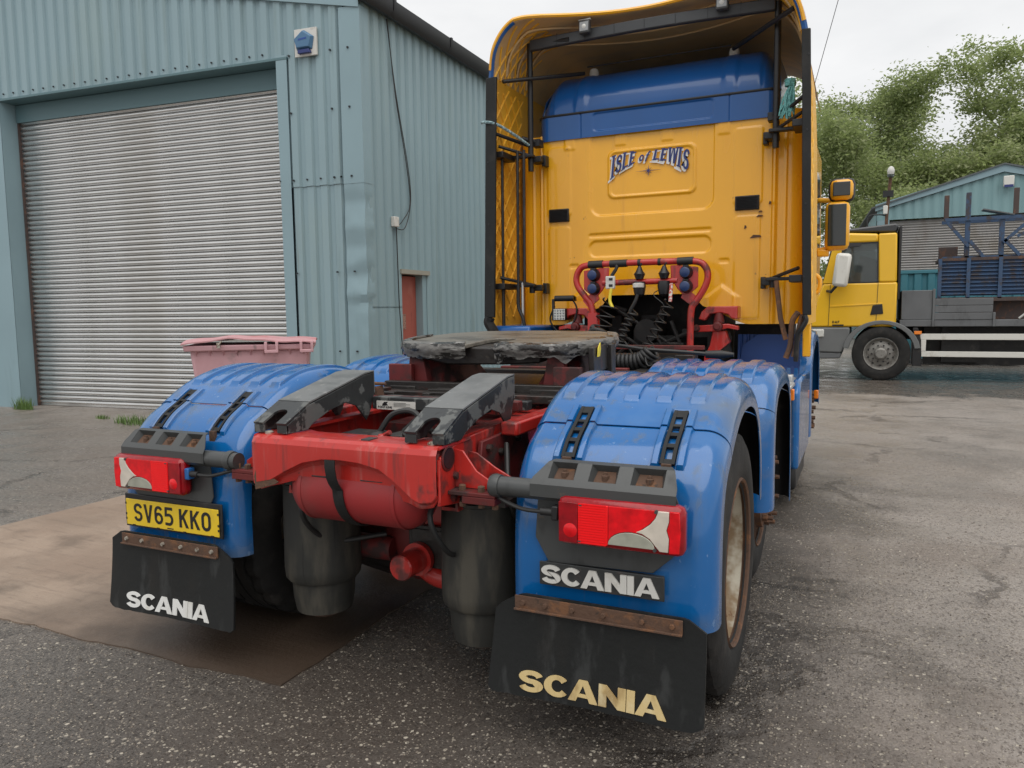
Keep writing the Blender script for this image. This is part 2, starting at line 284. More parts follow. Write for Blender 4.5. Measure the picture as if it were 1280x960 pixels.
def glyph(ch, w, t, serif=0):
    """polygons of a capital in a box w wide, 1 high, stroke t"""
    h = (.21 if t > .25 else t*.9) if not serif else t*.55
    rc = lambda a, b, c, d: [(a, b), (c, b), (c, d), (a, d)]
    P = []
    if ch == 'S':
        rx = w/2-t/2; ry = (1-h)/4
        P = ribbon_polys(arcp(w/2, h/2+3*ry, rx, ry, 12, 90, 6)+arcp(w/2, h/2+3*ry, rx, ry, 90, 270, 14)[1:]+arcp(w/2, h/2+ry, rx, ry, 90, -90, 14)[1:]+arcp(w/2, h/2+ry, rx, ry, -90, -168, 6)[1:], t*.97, False, h)
    elif ch == 'C': P = ribbon_polys(arcp(w/2, .5, w/2-t/2, .5-h/2, 38, 322, 26), t, False, h)
    elif ch == 'O':
        r = min(w/2-t/2, .3); x0, x1, y0, y1 = t/2, w-t/2, h/2, 1-h/2
        P = ribbon_polys(arcp(x1-r, y1-r, r, r, 0, 90, 5)+arcp(x0+r, y1-r, r, r, 90, 180, 5)+arcp(x0+r, y0+r, r, r, 180, 270, 5)+arcp(x1-r, y0+r, r, r, 270, 360, 5), t, True)
    elif ch == 'A':
        ap = .76; xi = lambda q: t*1.02+(w/2-t*1.02)*q/ap
        P = [[(0, 0), (t*1.02, 0), (w/2, ap), (w/2, 1), (w/2-t*.55, 1)], [(w, 0), (w/2+t*.55, 1), (w/2, 1), (w/2, ap), (w-t*1.02, 0)], [(xi(.2), .2), (w-xi(.2), .2), (w-xi(.36), .36), (xi(.36), .36)]]
    elif ch == 'V': P = [[(0, 1), (w/2-t*.5, 0), (w/2, 0), (w/2, t*1.6), (t*1.05, 1)], [(w, 1), (w-t*1.05, 1), (w/2, t*1.6), (w/2, 0), (w/2+t*.5, 0)]]
    elif ch == 'N': P = [rc(0, 0, t, 1), rc(w-t, 0, w, 1), [(t, 1), (t, 1-t*1.5), (w-t, 0), (w-t, t*1.5)]]
    elif ch == 'I': P = [rc(0, 0, t, 1)]
    elif ch == 'K': P = [rc(0, 0, t, 1), [(t, .38), (t, .62), (w-t*1.15, 1), (w, 1)], [(w, 0), (w-t*1.2, 0), (t*1.35, .50), (t*1.9, .66)]]
    elif ch == 'E': P = [rc(0, 0, t, 1), rc(t, 0, w, h), rc(t, 1-h, w, 1), rc(t, .5-h/2, w*.8, .5+h/2)]
    elif ch == 'F': P = [rc(0, 0, t, 1), rc(t, 1-h, w, 1), rc(t, .5-h/2, w*.8, .5+h/2)]
    elif ch == 'L': P = [rc(0, 0, t, 1), rc(t, 0, w, h)]
    elif ch == 'T': P = [rc(0, 1-h, w, 1), rc(w/2-t/2, 0, w/2+t/2, 1-h)]
    elif ch == 'D': P = [rc(0, 0, t, 1)]+ribbon_polys([(t, 1-h/2)]+arcp(w*.45, .5, w*.55-t/2, .5-h/2, 90, -90, 12)+[(t, h/2)], h)
    elif ch == 'W': P = [[(0, 1), (w*.28-t*.5, 0), (w*.28+t*.3, 0), (t, 1)], [(w*.28+t*.3, 0), (w*.28-t*.1, .25), (w/2-t*.4, 1), (w/2, 1)], [(w/2, 1), (w/2+t*.6, 1), (w*.72+t*.4, .2), (w*.72-t*.4, 0)], [(w*.72-t*.4, 0), (w*.72+t*.4, 0), (w, 1), (w-t*.7, 1)]]
    elif ch == '5': P = ribbon_polys([(w*.9, 1-h/2), (t*.62, 1-h/2), (t*.5, .56)]+arcp(w/2-t*.05, .33, w/2-t/2, .33-h/2, 120, -90, 14)[2:]+[(t*.2, h*.62)], t*.92)
    elif ch == '6': P = ribbon_polys(arcp(w/2, .32, w/2-t/2, .32-h/2, 0, 360, 22)[:-1], t*.92, True)+ribbon_polys([(t/2, .40), (t/2, .62)]+arcp(w/2, .66, w/2-t/2, .34-h/2, 180, 30, 12)[1:], t*.92)
    elif ch == 'o': P = ribbon_polys(arcp(w/2, .32, w/2-t/2, .32-t*.35, 0, 360, 20)[:-1], t*.8, True)
    elif ch == 'f': P = ribbon_polys([(w*.25, -.15), (w*.4, .35), (w*.5, .72), (w*.72, .95), (w*.98, .86)], t*.8)+[rc(w*.1, .52, w*.85, .52+t*.5)]
    if serif and ch in 'ILEW':
        sx = t*.45; sh = t*.3
        if ch == 'W': P += [rc(-sx, 1, t+sx*.6, 1+sh), rc(w-t-sx*.4, 1, w+sx, 1+sh)]
        else: P += [rc(-sx, -sh, t+sx, 0), rc(-sx, 1, t+sx, 1+sh)]
    return P
def text_mesh(txt, spec, gap, o, U, V, N, height, depth, width=None, t=.25, serif=0, warp=None, kern=0):
    """spec: char -> width (in heights). Lays letters from o along U (unit), up V, thickness along N"""
    mb = MB(); x = 0; items = []
    for ch in txt:
        if ch == ' ': x += spec.get(' ', .4); continue
        w = spec[ch]
        if kern and ch == 'A' and x > 0: x -= kern if items[-1][0] == 'C' else kern*.2
        items.append((ch, x, w)); x += w+gap
    tot = x-gap; k = (width/tot) if width else height
    o, U, V, N = Vector(o), Vector(U), Vector(V), Vector(N); e = 0
    for ch, x0, w in items:
        for poly in glyph(ch, w, t if ch not in 'of' else t*.8, serif):
            e += 1
            q = [((x0+a), b) for a, b in poly]
            if warp: q = [warp(a/tot, b) for a, b in q]
            else: q = [(a*k, b*height) for a, b in q]
            mb.prism(q, o, U, V, N, depth+.00012*(e % 5))
    return mb
SC = {'S': .98, 'C': 1.02, 'A': 1.14, 'N': 1.02, 'I': .30}
# ---------------------------------------------------------------- ground
def ground_mat(name, kind):
    m = bpy.data.materials.new(name); m.use_nodes = True; t = m.node_tree; N = t.nodes; L = t.links; b = N['Principled BSDF']
    tcn = N.new('ShaderNodeTexCoord')
    def noi(scale, det=6, rough=.6, loc=(0, 0, 0), sc=(1, 1, 1)):
        mpn = N.new('ShaderNodeMapping'); mpn.inputs['Location'].default_value = loc; mpn.inputs['Scale'].default_value = sc; L.new(tcn.outputs['Object'], mpn.inputs[0])
        n = N.new('ShaderNodeTexNoise'); n.inputs['Scale'].default_value = scale; n.inputs['Detail'].default_value = det; n.inputs['Roughness'].default_value = rough; L.new(mpn.outputs[0], n.inputs[0]); return n.outputs[0]
    def rng(x, a, b_, c, d, sm=True):
        n = N.new('ShaderNodeMapRange'); n.interpolation_type = 'SMOOTHSTEP' if sm else 'LINEAR'
        for i, q in enumerate((a, b_, c, d)): n.inputs[i+1].default_value = q
        L.new(x, n.inputs[0]); return n.outputs[0]
    def mix(f, a, c):
        n = N.new('ShaderNodeMix'); n.data_type = 'RGBA'
        L.new(f, n.inputs[0])
        for i, q in ((6, a), (7, c)):
            if isinstance(q, tuple): n.inputs[i].default_value = (*q, 1)
            else: L.new(q, n.inputs[i])
        return n.outputs[2]
    def math2(op, a, c):
        n = N.new('ShaderNodeMath'); n.operation = op
        for i, q in enumerate((a, c)):
            if isinstance(q, (int, float)): n.inputs[i].default_value = q
            else: L.new(q, n.inputs[i])
        return n.outputs[0]
    bn = N.new('ShaderNodeBump')
    if kind == 'asphalt':
        def vor(scale, feat='F1'):
            v_ = N.new('ShaderNodeTexVoronoi'); v_.inputs['Scale'].default_value = scale; v_.feature = feat; L.new(va.outputs[0], v_.inputs[0])
            s_ = N.new('ShaderNodeSeparateColor'); L.new(v_.outputs['Color'], s_.inputs[0]); return v_.outputs['Distance'], s_.outputs[0], s_.outputs[1]
        wv = N.new('ShaderNodeTexNoise'); wv.inputs['Scale'].default_value = 70; wv.inputs['Detail'].default_value = 2; L.new(tcn.outputs['Object'], wv.inputs[0])
        va = N.new('ShaderNodeVectorMath'); va.operation = 'MULTIPLY_ADD'; va.inputs[1].default_value = (.011,)*3; L.new(wv.outputs['Color'], va.inputs[0]); L.new(tcn.outputs['Object'], va.inputs[2])
        sx = N.new('ShaderNodeSeparateXYZ'); L.new(tcn.outputs['Object'], sx.inputs[0])
        wob = noi(1.3, 5, .65, (1, 1, 0)); X_ = sx.outputs[0]; Y_ = sx.outputs[1]
        yy = math2('ADD', Y_, math2('MULTIPLY', math2('SUBTRACT', wob, .5), 3.0)); xx = math2('ADD', X_, math2('MULTIPLY', math2('SUBTRACT', wob, .5), 2.4))
        far = math2('MULTIPLY', rng(yy, 10.7, 11.3, 0, 1), rng(yy, 18, 24, 1, 0))
        near = math2('MULTIPLY', math2('MULTIPLY', rng(xx, -2.8, -.6, .45, 1), rng(xx, 1.1, 2.3, 1, 0)), rng(yy, 3.5, 6, 1, 0))     # run-off beside and below the truck
        worn = math2('MULTIPLY', rng(noi(.8, 5, .6, (4, 9, 0)), .36, .58, .25, 1), rng(near, 0, 1, 1, .25))                        # binder still on top: paler, smoother
        fine = noi(105, 4, .78); mid = noi(26, 4, .65, (3, 3, 0))
        col = mix(rng(fine, .36, .62, 0, 1), (.072, .058, .048), (.30, .262, .228))
        col = mix(math2('MULTIPLY', rng(mid, .42, .66, 0, 1), .45), col, (.115, .095, .08))
        col = mix(math2('MULTIPLY', worn, .42), col, (.275, .25, .228))
        flk = rng(noi(42, 4, .7, (5, 2, 0), (1, .6, 1)), .53, .62, 0, .7); col = mix(flk, col, (.075, .06, .05))
        d1, r1, q1 = vor(46); d2, r2, q2 = vor(105)
        stc = mix(q1, (.17, .14, .11), (.50, .45, .37)); stc2 = mix(q2, (.12, .095, .075), (.42, .37, .30))
        st2 = math2('MULTIPLY', rng(d2, .30, .42, 1, 0), rng(r2, .68, .74, 0, 1)); st1 = math2('MULTIPLY', rng(d1, .26, .36, 1, 0), rng(r1, .80, .84, 0, 1))
        vis = rng(worn, 0, 1, 1.0, .85); st2 = math2('MULTIPLY', st2, vis); st1 = math2('MULTIPLY', st1, vis)
        pit = math2('MULTIPLY', rng(noi(75, 3, .6, (8, 1, 0), (1, .55, 1)), .60, .68, 0, 1), rng(worn, 0, 1, 1, .7))
        col = mix(math2('MULTIPLY', pit, .8), col, (.03, .024, .02))
        # cracks, scars and old tar
        cm = N.new('ShaderNodeTexVoronoi'); cm.feature = 'DISTANCE_TO_EDGE'; cm.inputs['Scale'].default_value = .42
        wp = N.new('ShaderNodeTexNoise'); wp.inputs['Scale'].default_value = 2.2; wp.inputs['Detail'].default_value = 6; wp.inputs['Roughness'].default_value = .68; L.new(tcn.outputs['Object'], wp.inputs[0])
        vb = N.new('ShaderNodeVectorMath'); vb.operation = 'MULTIPLY_ADD'; vb.inputs[1].default_value = (.6,)*3; L.new(wp.outputs['Color'], vb.inputs[0]); L.new(tcn.outputs['Object'], vb.inputs[2]); L.new(vb.outputs[0], cm.inputs[0])
        crack = math2('MULTIPLY', rng(cm.outputs['Distance'], .004, .020, 1, 0), rng(noi(1.1, 4, .6, (2, 3, 0)), .44, .56, 0, 1))
        col = mix(math2('MULTIPLY', crack, .7), col, (.05, .04, .033))
        patch = rng(noi(1.5, 8, .72, (7, 2, 0), (.6, 1.3, 1)), .63, .665, 0, .8)
        col = mix(patch, col, (.05, .042, .036))
        col = mix(rng(noi(.7, 5, .6, (12, 5, 0)), .52, .66, 0, .55), col, (.16, .13, .108))
        wetn = math2('MAXIMUM', math2('MULTIPLY', far, .95), math2('MULTIPLY', near, .95))
        wetn = math2('MAXIMUM', wetn, math2('MULTIPLY', rng(noi(.55, 5, .55), .50, .64, 0, 1), .4))
        sc = N.new('ShaderNodeVectorMath'); sc.operation = 'SCALE'; L.new(col, sc.inputs[0]); L.new(rng(wetn, 0, 1, 1.25, .42, False), sc.inputs['Scale']); col = sc.outputs[0]
        col = mix(st2, col, stc2); col = mix(st1, col, stc)
        rgh = math2('SUBTRACT', rng(noi(2.4, 5, .6, (6, 6, 0)), .40, .62, .50, .30), math2('MULTIPLY', wetn, .08)); rgh = math2('SUBTRACT', rgh, math2('MULTIPLY', far, .08))
        hgt = math2('ADD', math2('MULTIPLY', fine, .55), math2('ADD', math2('MULTIPLY', st1, .5), math2('MULTIPLY', st2, .35)))
        hgt = math2('SUBTRACT', hgt, math2('ADD', math2('MULTIPLY', pit, .7), math2('MULTIPLY', crack, 1.0))); hgt = math2('ADD', hgt, math2('MULTIPLY', mid, .8))
        bst = math2('SUBTRACT', .8, math2('MULTIPLY', far, .4))
        L.new(bst, bn.inputs['Strength']); bn.inputs['Distance'].default_value = .008
        L.new(hgt, bn.inputs['Height'])
    else:
        col = mix(rng(noi(1.2, 7, .6), .35, .7, 0, 1), (.25, .182, .135), (.34, .258, .196))
        col = mix(rng(noi(9, 6, .65, (3, 0, 0), (.35, 2.2, 1)), .5, .72, 0, .6), col, (.17, .125, .095))
        col = mix(rng(noi(2.2, 6, .6, (9, 4, 0)), .52, .72, 0, .7), col, (.13, .095, .07))
        col = mix(rng(noi(70, 3, .6), .62, .74, 0, .5), col, (.10, .08, .065))
        sx2 = N.new('ShaderNodeSeparateXYZ'); L.new(tcn.outputs['Object'], sx2.inputs[0])
        xw = math2('ADD', sx2.outputs[0], math2('MULTIPLY', math2('SUBTRACT', noi(1.7, 6, .62, (1, 6, 0)), .5), 1.8))
        oil = rng(xw, -2.3, -.9, 0, .93)                     # wet, oily run-off where trucks park
        col = mix(oil, col, (.05, .034, .024))
        rgh = math2('SUBTRACT', rng(noi(1.5, 5, .6, (5, 5, 0)), .4, .65, .62, .40), math2('MULTIPLY', oil, .12))
        bn.inputs['Strength'].default_value = .35; bn.inputs['Distance'].default_value = .006
        L.new(math2('ADD', noi(60, 4, .6), math2('MULTIPLY', noi(9, 5, .6, (3, 0, 0), (.3, 5, 1)), .9)), bn.inputs['Height'])
    if isinstance(rgh, (int, float)): b.inputs['Roughness'].default_value = rgh
    else: L.new(rgh, b.inputs['Roughness'])
    L.new(col, b.inputs['Base Color']); L.new(bn.outputs[0], b.inputs['Normal'])
    return m
asph = ground_mat('wet_asphalt', 'asphalt'); conc = ground_mat('stained_concrete', 'concrete')
mb = MB(); mb.add([(-300, -60, 0), (300, -60, 0), (300, 400, 0), (-300, 400, 0)], [(0, 1, 2, 3)]); g = mb.build('yard_ground', asph); tag(g, 'wet speckled tarmac yard with pale aggregate', None, kind='structure'); g['category'] = 'ground'
def wob(x, s, a): return a*(mnoise.noise(Vector((x*s, 3.1, 0)))+.5*mnoise.noise(Vector((x*s*3.1, 7.7, 0))))
pts = []
for i in range(61): x = lerp(-3.6, -.32, i/60); pts.append((x, -.10+.03*(x+.32)/3.3+wob(x, 3.2, .02)+wob(x, 17, .008)))
for i in range(1, 161): y = lerp(-.06, 14, i/160); pts.append((-.32+wob(y, 2.8, .03), y))
for i in range(41): y = lerp(14, -.09, i/40); pts.append((-3.55+wob(y+50, .9, .03), y))
mb = MB(); mb.prism(pts[:-1], (0, 0, -.03), (1, 0, 0), (0, 1, 0), (0, 0, 1), .036); slab = mb.build('concrete_slab', conc); tag(slab, 'pale brown brushed concrete strip set into the tarmac under the truck', None, kind='structure'); slab['category'] = 'ground'
# loose chippings near the camera: nobody could count them
mb = MB(); rnd = random.Random(3)
for i in range(15000):
    d = 1.1+6.5*rnd.random()**1.5; a = YAW+rnd.uniform(-.78, .78)
    x = CX-sin(a)*d; y = CY+cos(a)*d
    if -3.55 < x < -.35 and y > -.1: continue
    r = rnd.uniform(.0022, .006)*(1 if rnd.random() > .05 else 1.6); z = r*.1
    k = [Vector((x+r*rnd.uniform(.7, 1.3)*cos(q), y+r*rnd.uniform(.7, 1.3)*sin(q), z*.2)) for q in (0.3, 1.5, 2.7, 4.0, 5.2)]
    mb.add(k+[Vector((x+r*.2, y, z+r*.55))], [(0, 1, 5), (1, 2, 5), (2, 3, 5), (3, 4, 5), (4, 0, 5)])
stone = M('chipping_stone', (.17, .14, .112), .5, layers=[((.05, .04, .032), (61, 61, 61), .47, .50, .9, .5), ((.46, .42, .35), (83, 83, 83), .585, .60, .85, .4)])
o = mb.build('loose_chippings', stone); tag(o, 'scatter of pale stone chippings in the tarmac', None, kind='stuff'); o['category'] = 'gravel'

# ---------------------------------------------------------------- teal shed on the left
A5 = radians(5); FD = Vector((cos(A5), sin(A5), 0)); FN = Vector((-sin(A5), cos(A5), 0)); P0 = Vector((-10.11885, 5.24114, 0))
def FW(u, z, d=0): return P0+FD*u+FN*d+Vector((0, 0, z))
A1 = radians(91); SD = Vector((cos(A1), sin(A1), 0)); SN = Vector((sin(A1), -cos(A1), 0)); C0 = FW(6.08, 0)
def SW(s, z, d=0): return C0+SD*s+SN*d+Vector((0, 0, z))          # d > 0 stands out from the wall
shed = thing('industrial_shed', C0, 'teal corrugated steel shed with roller shutter, nearest building on the left', 'building')
def corr(fn, a0, a1, zt, zb, pitch=.2, dep=.034, flip=1):
    """trapezoid profile between a0 and a1; zt / zb: height functions"""
    xs = []; a = math.floor(a0/pitch)*pitch
    while a < a1+pitch:
        for q, d in ((0, 0), (.30, 0), (.42, dep), (.88, dep), (1.0, 0)):
            xs.append((a+q*pitch, d))
        a += pitch
    P = []
    def dat(x):
        for i in range(len(xs)-1):
            if xs[i][0]-1e-9 <= x <= xs[i+1][0]+1e-9:
                w = xs[i+1][0]-xs[i][0]; return lerp(xs[i][1], xs[i+1][1], (x-xs[i][0])/w if w > 1e-9 else 0)
        return 0
    P = [(a0, dat(a0))]+[q for q in xs if a0 < q[0] < a1]+[(a1, dat(a1))]
    mb = MB(); v = []
    for x, d in P: v += [fn(x, zb(x), flip*d), fn(x, zt(x), flip*d)]
    mb.add(v, [(2*i, 2*i+2, 2*i+3, 2*i+1) for i in range(len(P)-1)]); return mb
VG = lambda u: 5.07+(6.0-u)*.2 if u > -4 else 5.07+10*.2-(-4-u)*.2
# front: sheets above the opening, to both sides, each a child
u = -12.0
while u < 6.0:
    u1 = min(u+1.0, 5.86)
    zb = (lambda q: 4.60) if (u1 <= 5.01 and u >= -.65) else (lambda q: 2.99)
    if u1 > u+.05:
        if u < -.6 and u1 > -.6: pass
        corr(lambda a, z, d: FW(a, z, -d), u, u1, lambda q: VG(q)+.02, zb if u >= 0 or u1 <= -.5 else (lambda q: 4.60)).build('cladding_sheet', teal, shed, solid=.0015)
        if u1 <= -.5 or u >= 4.99: corr(lambda a, z, d: FW(a, z, -d+.012), u if u < 5 else 5.05, u1, lambda q: 3.02, lambda q: .02).build('cladding_sheet', teal, shed, solid=.0015)
    u += 1.0 if abs(u-4.0) > .01 else 1.0
# side: sheets
s = 0.0; si = 0
while s < 13.9:
    s1 = min(s+1.0, 14)
    top = lambda q: 5.24
    if si == 0:
        corr(lambda a, z, d: SW(a, z, d), .03, .80, top, lambda q: 1.44).build('cladding_sheet', teal, shed, solid=.0015)
        # crumpled lower sheet by the corner
        m0 = corr(lambda a, z, d: SW(a, z, d), .03, .78, lambda q: 1.46, lambda q: .02); m0.build('cladding_sheet', teal, shed, solid=.0015)
    elif si == 1:
        corr(lambda a, z, d: SW(a, z, d), .80, 2.0, top, lambda q: 1.93).build('cladding_sheet', teal, shed, solid=.0015)
        corr(lambda a, z, d: SW(a, z, d), 1.47, 2.0, lambda q: 1.93, lambda q: .02).build('cladding_sheet', teal, shed, solid=.0015)
    else: corr(lambda a, z, d: SW(a, z, d), s, s1, top, lambda q: .02).build('cladding_sheet', teal, shed, solid=.0015)
    s += 1.0; si += 1
def crump(p, amp, n):
    return p+n*amp
# corner flashing, buckled below the lap
def dent(z, a):
    d = 0
    for (zc, ac, r, k) in ((2.75, .3, .22, -.07), (2.45, .7, .15, .05), (2.2, .2, .2, -.06), (1.85, .6, .18, -.08), (1.62, .3, .16, .06), (1.5, .8, .12, -.05)):
        q = max(0, 1-(abs(z-zc)/r)-(abs(a-ac)/1.1)); d += k*q
    return .40*d+.004*mnoise.noise(Vector((z*7, a*5, 2)))*(z < 2.95)
def flash(z0, z1, off):
    mb = MB()
    def fn(i, j):
        z = lerp(z0, z1, j); k = i*3
        if k <= 2: p = FW(5.83+.25*k/2+.035*0, z, -.04-off); nrm = -FN
        else: p = SW(lerp(-.0, .14, k-2), z, .04+off) if k > 2 else FW(6.08, z, -.04-off); nrm = SN
        if abs(k-2) < 1e-6: p = FW(6.08, z, -.04-off)+SN*(.04+off)
        return p+nrm*dent(z, i)*(1 if z1 < 4 else 0)
    mb.grid(fn, 12, 60); return mb
flash(2.98, 5.08, .002).build('corner_flashing', teal_f, shed, solid=.002); flash(.02, 3.0, -.002).build('corner_flashing', teal_f, shed, solid=.002, ang=20)
# opening: jambs, reveals, lintel
mb = MB(); mb.prism([(-.62, 0), (0, 0), (0, 4.62), (-.62, 4.62)], P0-FN*.045, FD, (0, 0, 1), FN, .006); mb.build('jamb_flashing', teal_f, shed)
mb = MB(); mb.prism([(-.045, 0), (.34, 0), (.34, 4.62), (-.045, 4.62)], FW(0, 0), FN, (0, 0, 1), -FD, .006); mb.build('door_reveal', teal_f, shed)
mb = MB(); mb.prism([(4.9, 0), (5.06, 0), (5.06, 4.62), (4.9, 4.62)], P0-FN*.046, FD, (0, 0, 1), FN, .006); mb.build('jamb_flashing', teal_f, shed)
mb = MB(); mb.prism([(-.045, 0), (.34, 0), (.34, 4.62), (-.045, 4.62)], FW(4.9, 0), FN, (0, 0, 1), FD, .006); mb.build('door_reveal', teal_f, shed)
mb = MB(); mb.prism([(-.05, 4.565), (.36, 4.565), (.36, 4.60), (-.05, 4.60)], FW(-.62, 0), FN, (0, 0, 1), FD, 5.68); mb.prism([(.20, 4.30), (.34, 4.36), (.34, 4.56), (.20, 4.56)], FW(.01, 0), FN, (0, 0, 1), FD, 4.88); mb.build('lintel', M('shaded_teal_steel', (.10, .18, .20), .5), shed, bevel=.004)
mb = MB(); mb.prism([(-12, 5.07+2*1.0+.3-1.6), (-4, VG(-4)), (6.12, VG(6.12)), (6.12, VG(6.12)+.14), (-4, VG(-4)+.14), (-12, 5.91)], P0-FN*.06, FD, (0, 0, 1), FN, .01); mb.build('verge_flashing', teal_f, shed)
# screws along sheet edges
mb = MB()
for i in range(40): u_ = .1+i*.2; mb.box(FW(min(u_, 5.8), 4.66 if u_ < 4.9 else 3.07, -.045), (.018, .018, .018))
for q in (5.1, 5.7, 5.95): [mb.box(FW(q, zz, -.05), (.02, .02, .02)) for zz in (.9, 1.9, 3.07, 3.9, 4.6)]
mb.build('screws', black_pl, shed)['kind'] = 'stuff'
# roof and gutter
mb = MB(); mb.add([FW(6.2, 5.19), FW(-4, 7.23), FW(-4, 7.23, 14), FW(6.2, 5.19, 0)+SD*14], [(0, 1, 2, 3)]); mb.add([FW(-12, 5.6), FW(-4, 7.23), FW(-4, 7.23, 14), FW(-12, 5.6, 14)], [(0, 1, 2, 3)]); mb.build('roof', darkroof, shed, solid=.03)
mb = MB(); sec = [(.03, .02), (.03, -.10), (.07, -.16), (.14, -.17), (.19, -.11), (.20, .02), (.185, .02), (.175, -.10), (.13, -.15), (.08, -.145), (.05, -.10), (.05, .02)]
mb.prism(sec, SW(-.08, 5.27), SN, (0, 0, 1), SD, 14.1); gt = mb.build('gutter', black_pl, shed)
mb = MB()
for i in range(9): mb.prism([(a*1.0+(.012 if a > .1 else -.004), b-.008) for a, b in sec[:6]], SW(.5+i*1.5, 5.29), SN, (0, 0, 1), SD, .05)
mb.build('gutter_bracket', black_pl, gt)
# added dark sheets to block sky in gaps, and the walls out of sight
mb = MB(); mb.add([SW(.0, 0, -.20), SW(13.9, 0, -.20), SW(13.9, 5.2, -.20), SW(.0, 5.2, -.20)], [(0, 1, 2, 3)]); mb.add([FW(-12, 0, .42), FW(5.9, 0, .42), FW(5.9, 5.05, .42), FW(-4, 7.1, .42), FW(-12, 5.5, .42)], [(0, 1, 2, 3, 4)]); mb.build('sky_gap_blocker', M('dark_gap_blocker', (.05, .055, .055), .8), shed)
mb = MB(); mb.add([FW(-12, 0, 14), FW(5.6, 0, 14), FW(5.6, 5.1, 14), FW(-4, 7.1, 14), FW(-12, 5.5, 14)], [(0, 1, 2, 3, 4)]); mb.add([FW(-12, 0, 0), FW(-12, 0, 14), FW(-12, 5.5, 14), FW(-12, 5.5, 0)], [(0, 1, 2, 3)]); mb.build('rear_wall', teal, shed)
# shutter slats
shut = MB()
for k in range(5):
    pass
prof = [(0, 0), (-.018, .008), (-.030, .022), (-.032, .038), (-.024, .053), (-.008, .063), (.006, .068), (.008, .0755)]
mb = MB(); n = len(prof); v = []
for uu in (-.03, 4.93): v += [FD*uu+FN*a+Vector((0, 0, b)) for a, b in prof]
mb.add(v, [(i, i+1, n+i+1, n+i) for i in range(n-1)]); slat_me = mb.mesh('slat', 60); slat_me.materials.append(galv)
shr = thing('roller_shutter', FW(2.45, 0, .28), 'closed galvanised steel roller shutter in the teal shed front', 'shutter')
for k in range(60): link('slat', slat_me, None, shr, loc=FW(0, .03+k*.0745, .28))
mb = MB(); mb.prism([(-.03, 0), (4.93, 0), (4.93, .06), (-.03, .06)], FW(0, .004, .26), FD, (0, 0, 1), FN, .03); mb.build('bottom_rail', galv, shr, bevel=.004)
for uu in (.0, 4.9):
    mb = MB(); mb.prism([(-.03, 0), (.03, 0), (.03, 4.55), (-.03, 4.55)], FW(uu, 0, .22), FD, (0, 0, 1), FN, .03); mb.build('guide_channel', rack_br, shr)
# personnel door on the side wall
pd = thing('personnel_door', SW(1.1, 0), 'faded red side door with keypad in the teal shed', 'door')
mb = MB(); mb.prism([(.80, .02), (1.36, .02), (1.36, 1.88), (.80, 1.88)], C0-SN*.14, SD, (0, 0, 1), SN, .04); mb.build('door_leaf', door_red, pd, bevel=.004)
mb = MB(); mb.prism([(1.36, .02), (1.47, .02), (1.47, 1.93), (1.36, 1.93)], C0-SN*.14, SD, (0, 0, 1), SN, .15); mb.build('door_frame', teal_f, pd)
mb = MB(); mb.prism([(.74, 1.90), (1.50, 1.90), (1.50, 1.96), (.74, 1.96)], C0-SN*.14, SD, (0, 0, 1), SN, .20); mb.build('door_head', M('weathered_drip', (.30, .29, .24), .7), pd)
mb = MB(); mb.prism([(.90, 1.15), (1.06, 1.15), (1.06, 1.36), (.90, 1.36)], C0-SN*.105, SD, (0, 0, 1), SN, .015); mb.build('notice', M('door_notice', (.36, .20, .15), .6, layers=[((.12, .06, .05), (30, 30, 40), .5, .55, .7, .6)]), pd)
mb = MB(); mb.prism([(.815, 1.13), (.87, 1.13), (.87, 1.34), (.815, 1.34)], C0-SN*.105, SD, (0, 0, 1), SN, .04); mb.build('keypad', black_pl, pd, bevel=.005)
mb = MB(); mb.lathe([(0, .05), (.03, .045), (.06, .02)], SW(.62, .74, .03), 'X', 14); o = mb.build('wall_knob', black_pl); tag(o, 'small black round vent knob on the teal wall beside the red door', 'vent')
# alarm bell box
bb = thing('alarm_bell_box', FW(5.38, 4.55, -.05), 'blue five-sided alarm bell box on a white square plate high on the teal shed', 'alarm')
mb = MB(); mb.prism([(5.21, 4.56), (5.53, 4.56), (5.53, 4.89), (5.21, 4.89)], P0-FN*.075, FD, (0, 0, 1), FN, .03); mb.build('backing_plate', paper, bb, bevel=.003)
mb = MB(); a = [(5.21, 4.76), (5.36, 4.87), (5.50, 4.78), (5.47, 4.63), (5.25, 4.63)]; c = [(5.36+(x-5.36)*.8, 4.75+(z-4.75)*.8) for x, z in a]
mb.add([FW(x, z, -.078) for x, z in a]+[FW(x, z, -.13) for x, z in c], [(0, 1, 2, 3, 4), (5, 6, 7, 8, 9)]+[(i, (i+1) % 5, 5+(i+1) % 5, 5+i) for i in range(5)]); mb.build('cover', M('bell_blue', (.07, .17, .30), .4), bb, bevel=.006)
mb = MB(); mb.prism([(5.28, 4.585), (5.46, 4.585), (5.44, 4.63), (5.28, 4.63)], P0-FN*.12, FD, (0, 0, 1), FN, .05); mb.build('strobe', navy_l, bb, bevel=.004)
mb = MB(); mb.prism([(5.30, 4.735), (5.42, 4.745), (5.42, 4.765), (5.30, 4.755)], P0-FN*.1325, FD, (0, 0, 1), FN, .002); mb.build('print_band', M('bell_print', (.02, .07, .30), .4), bb)
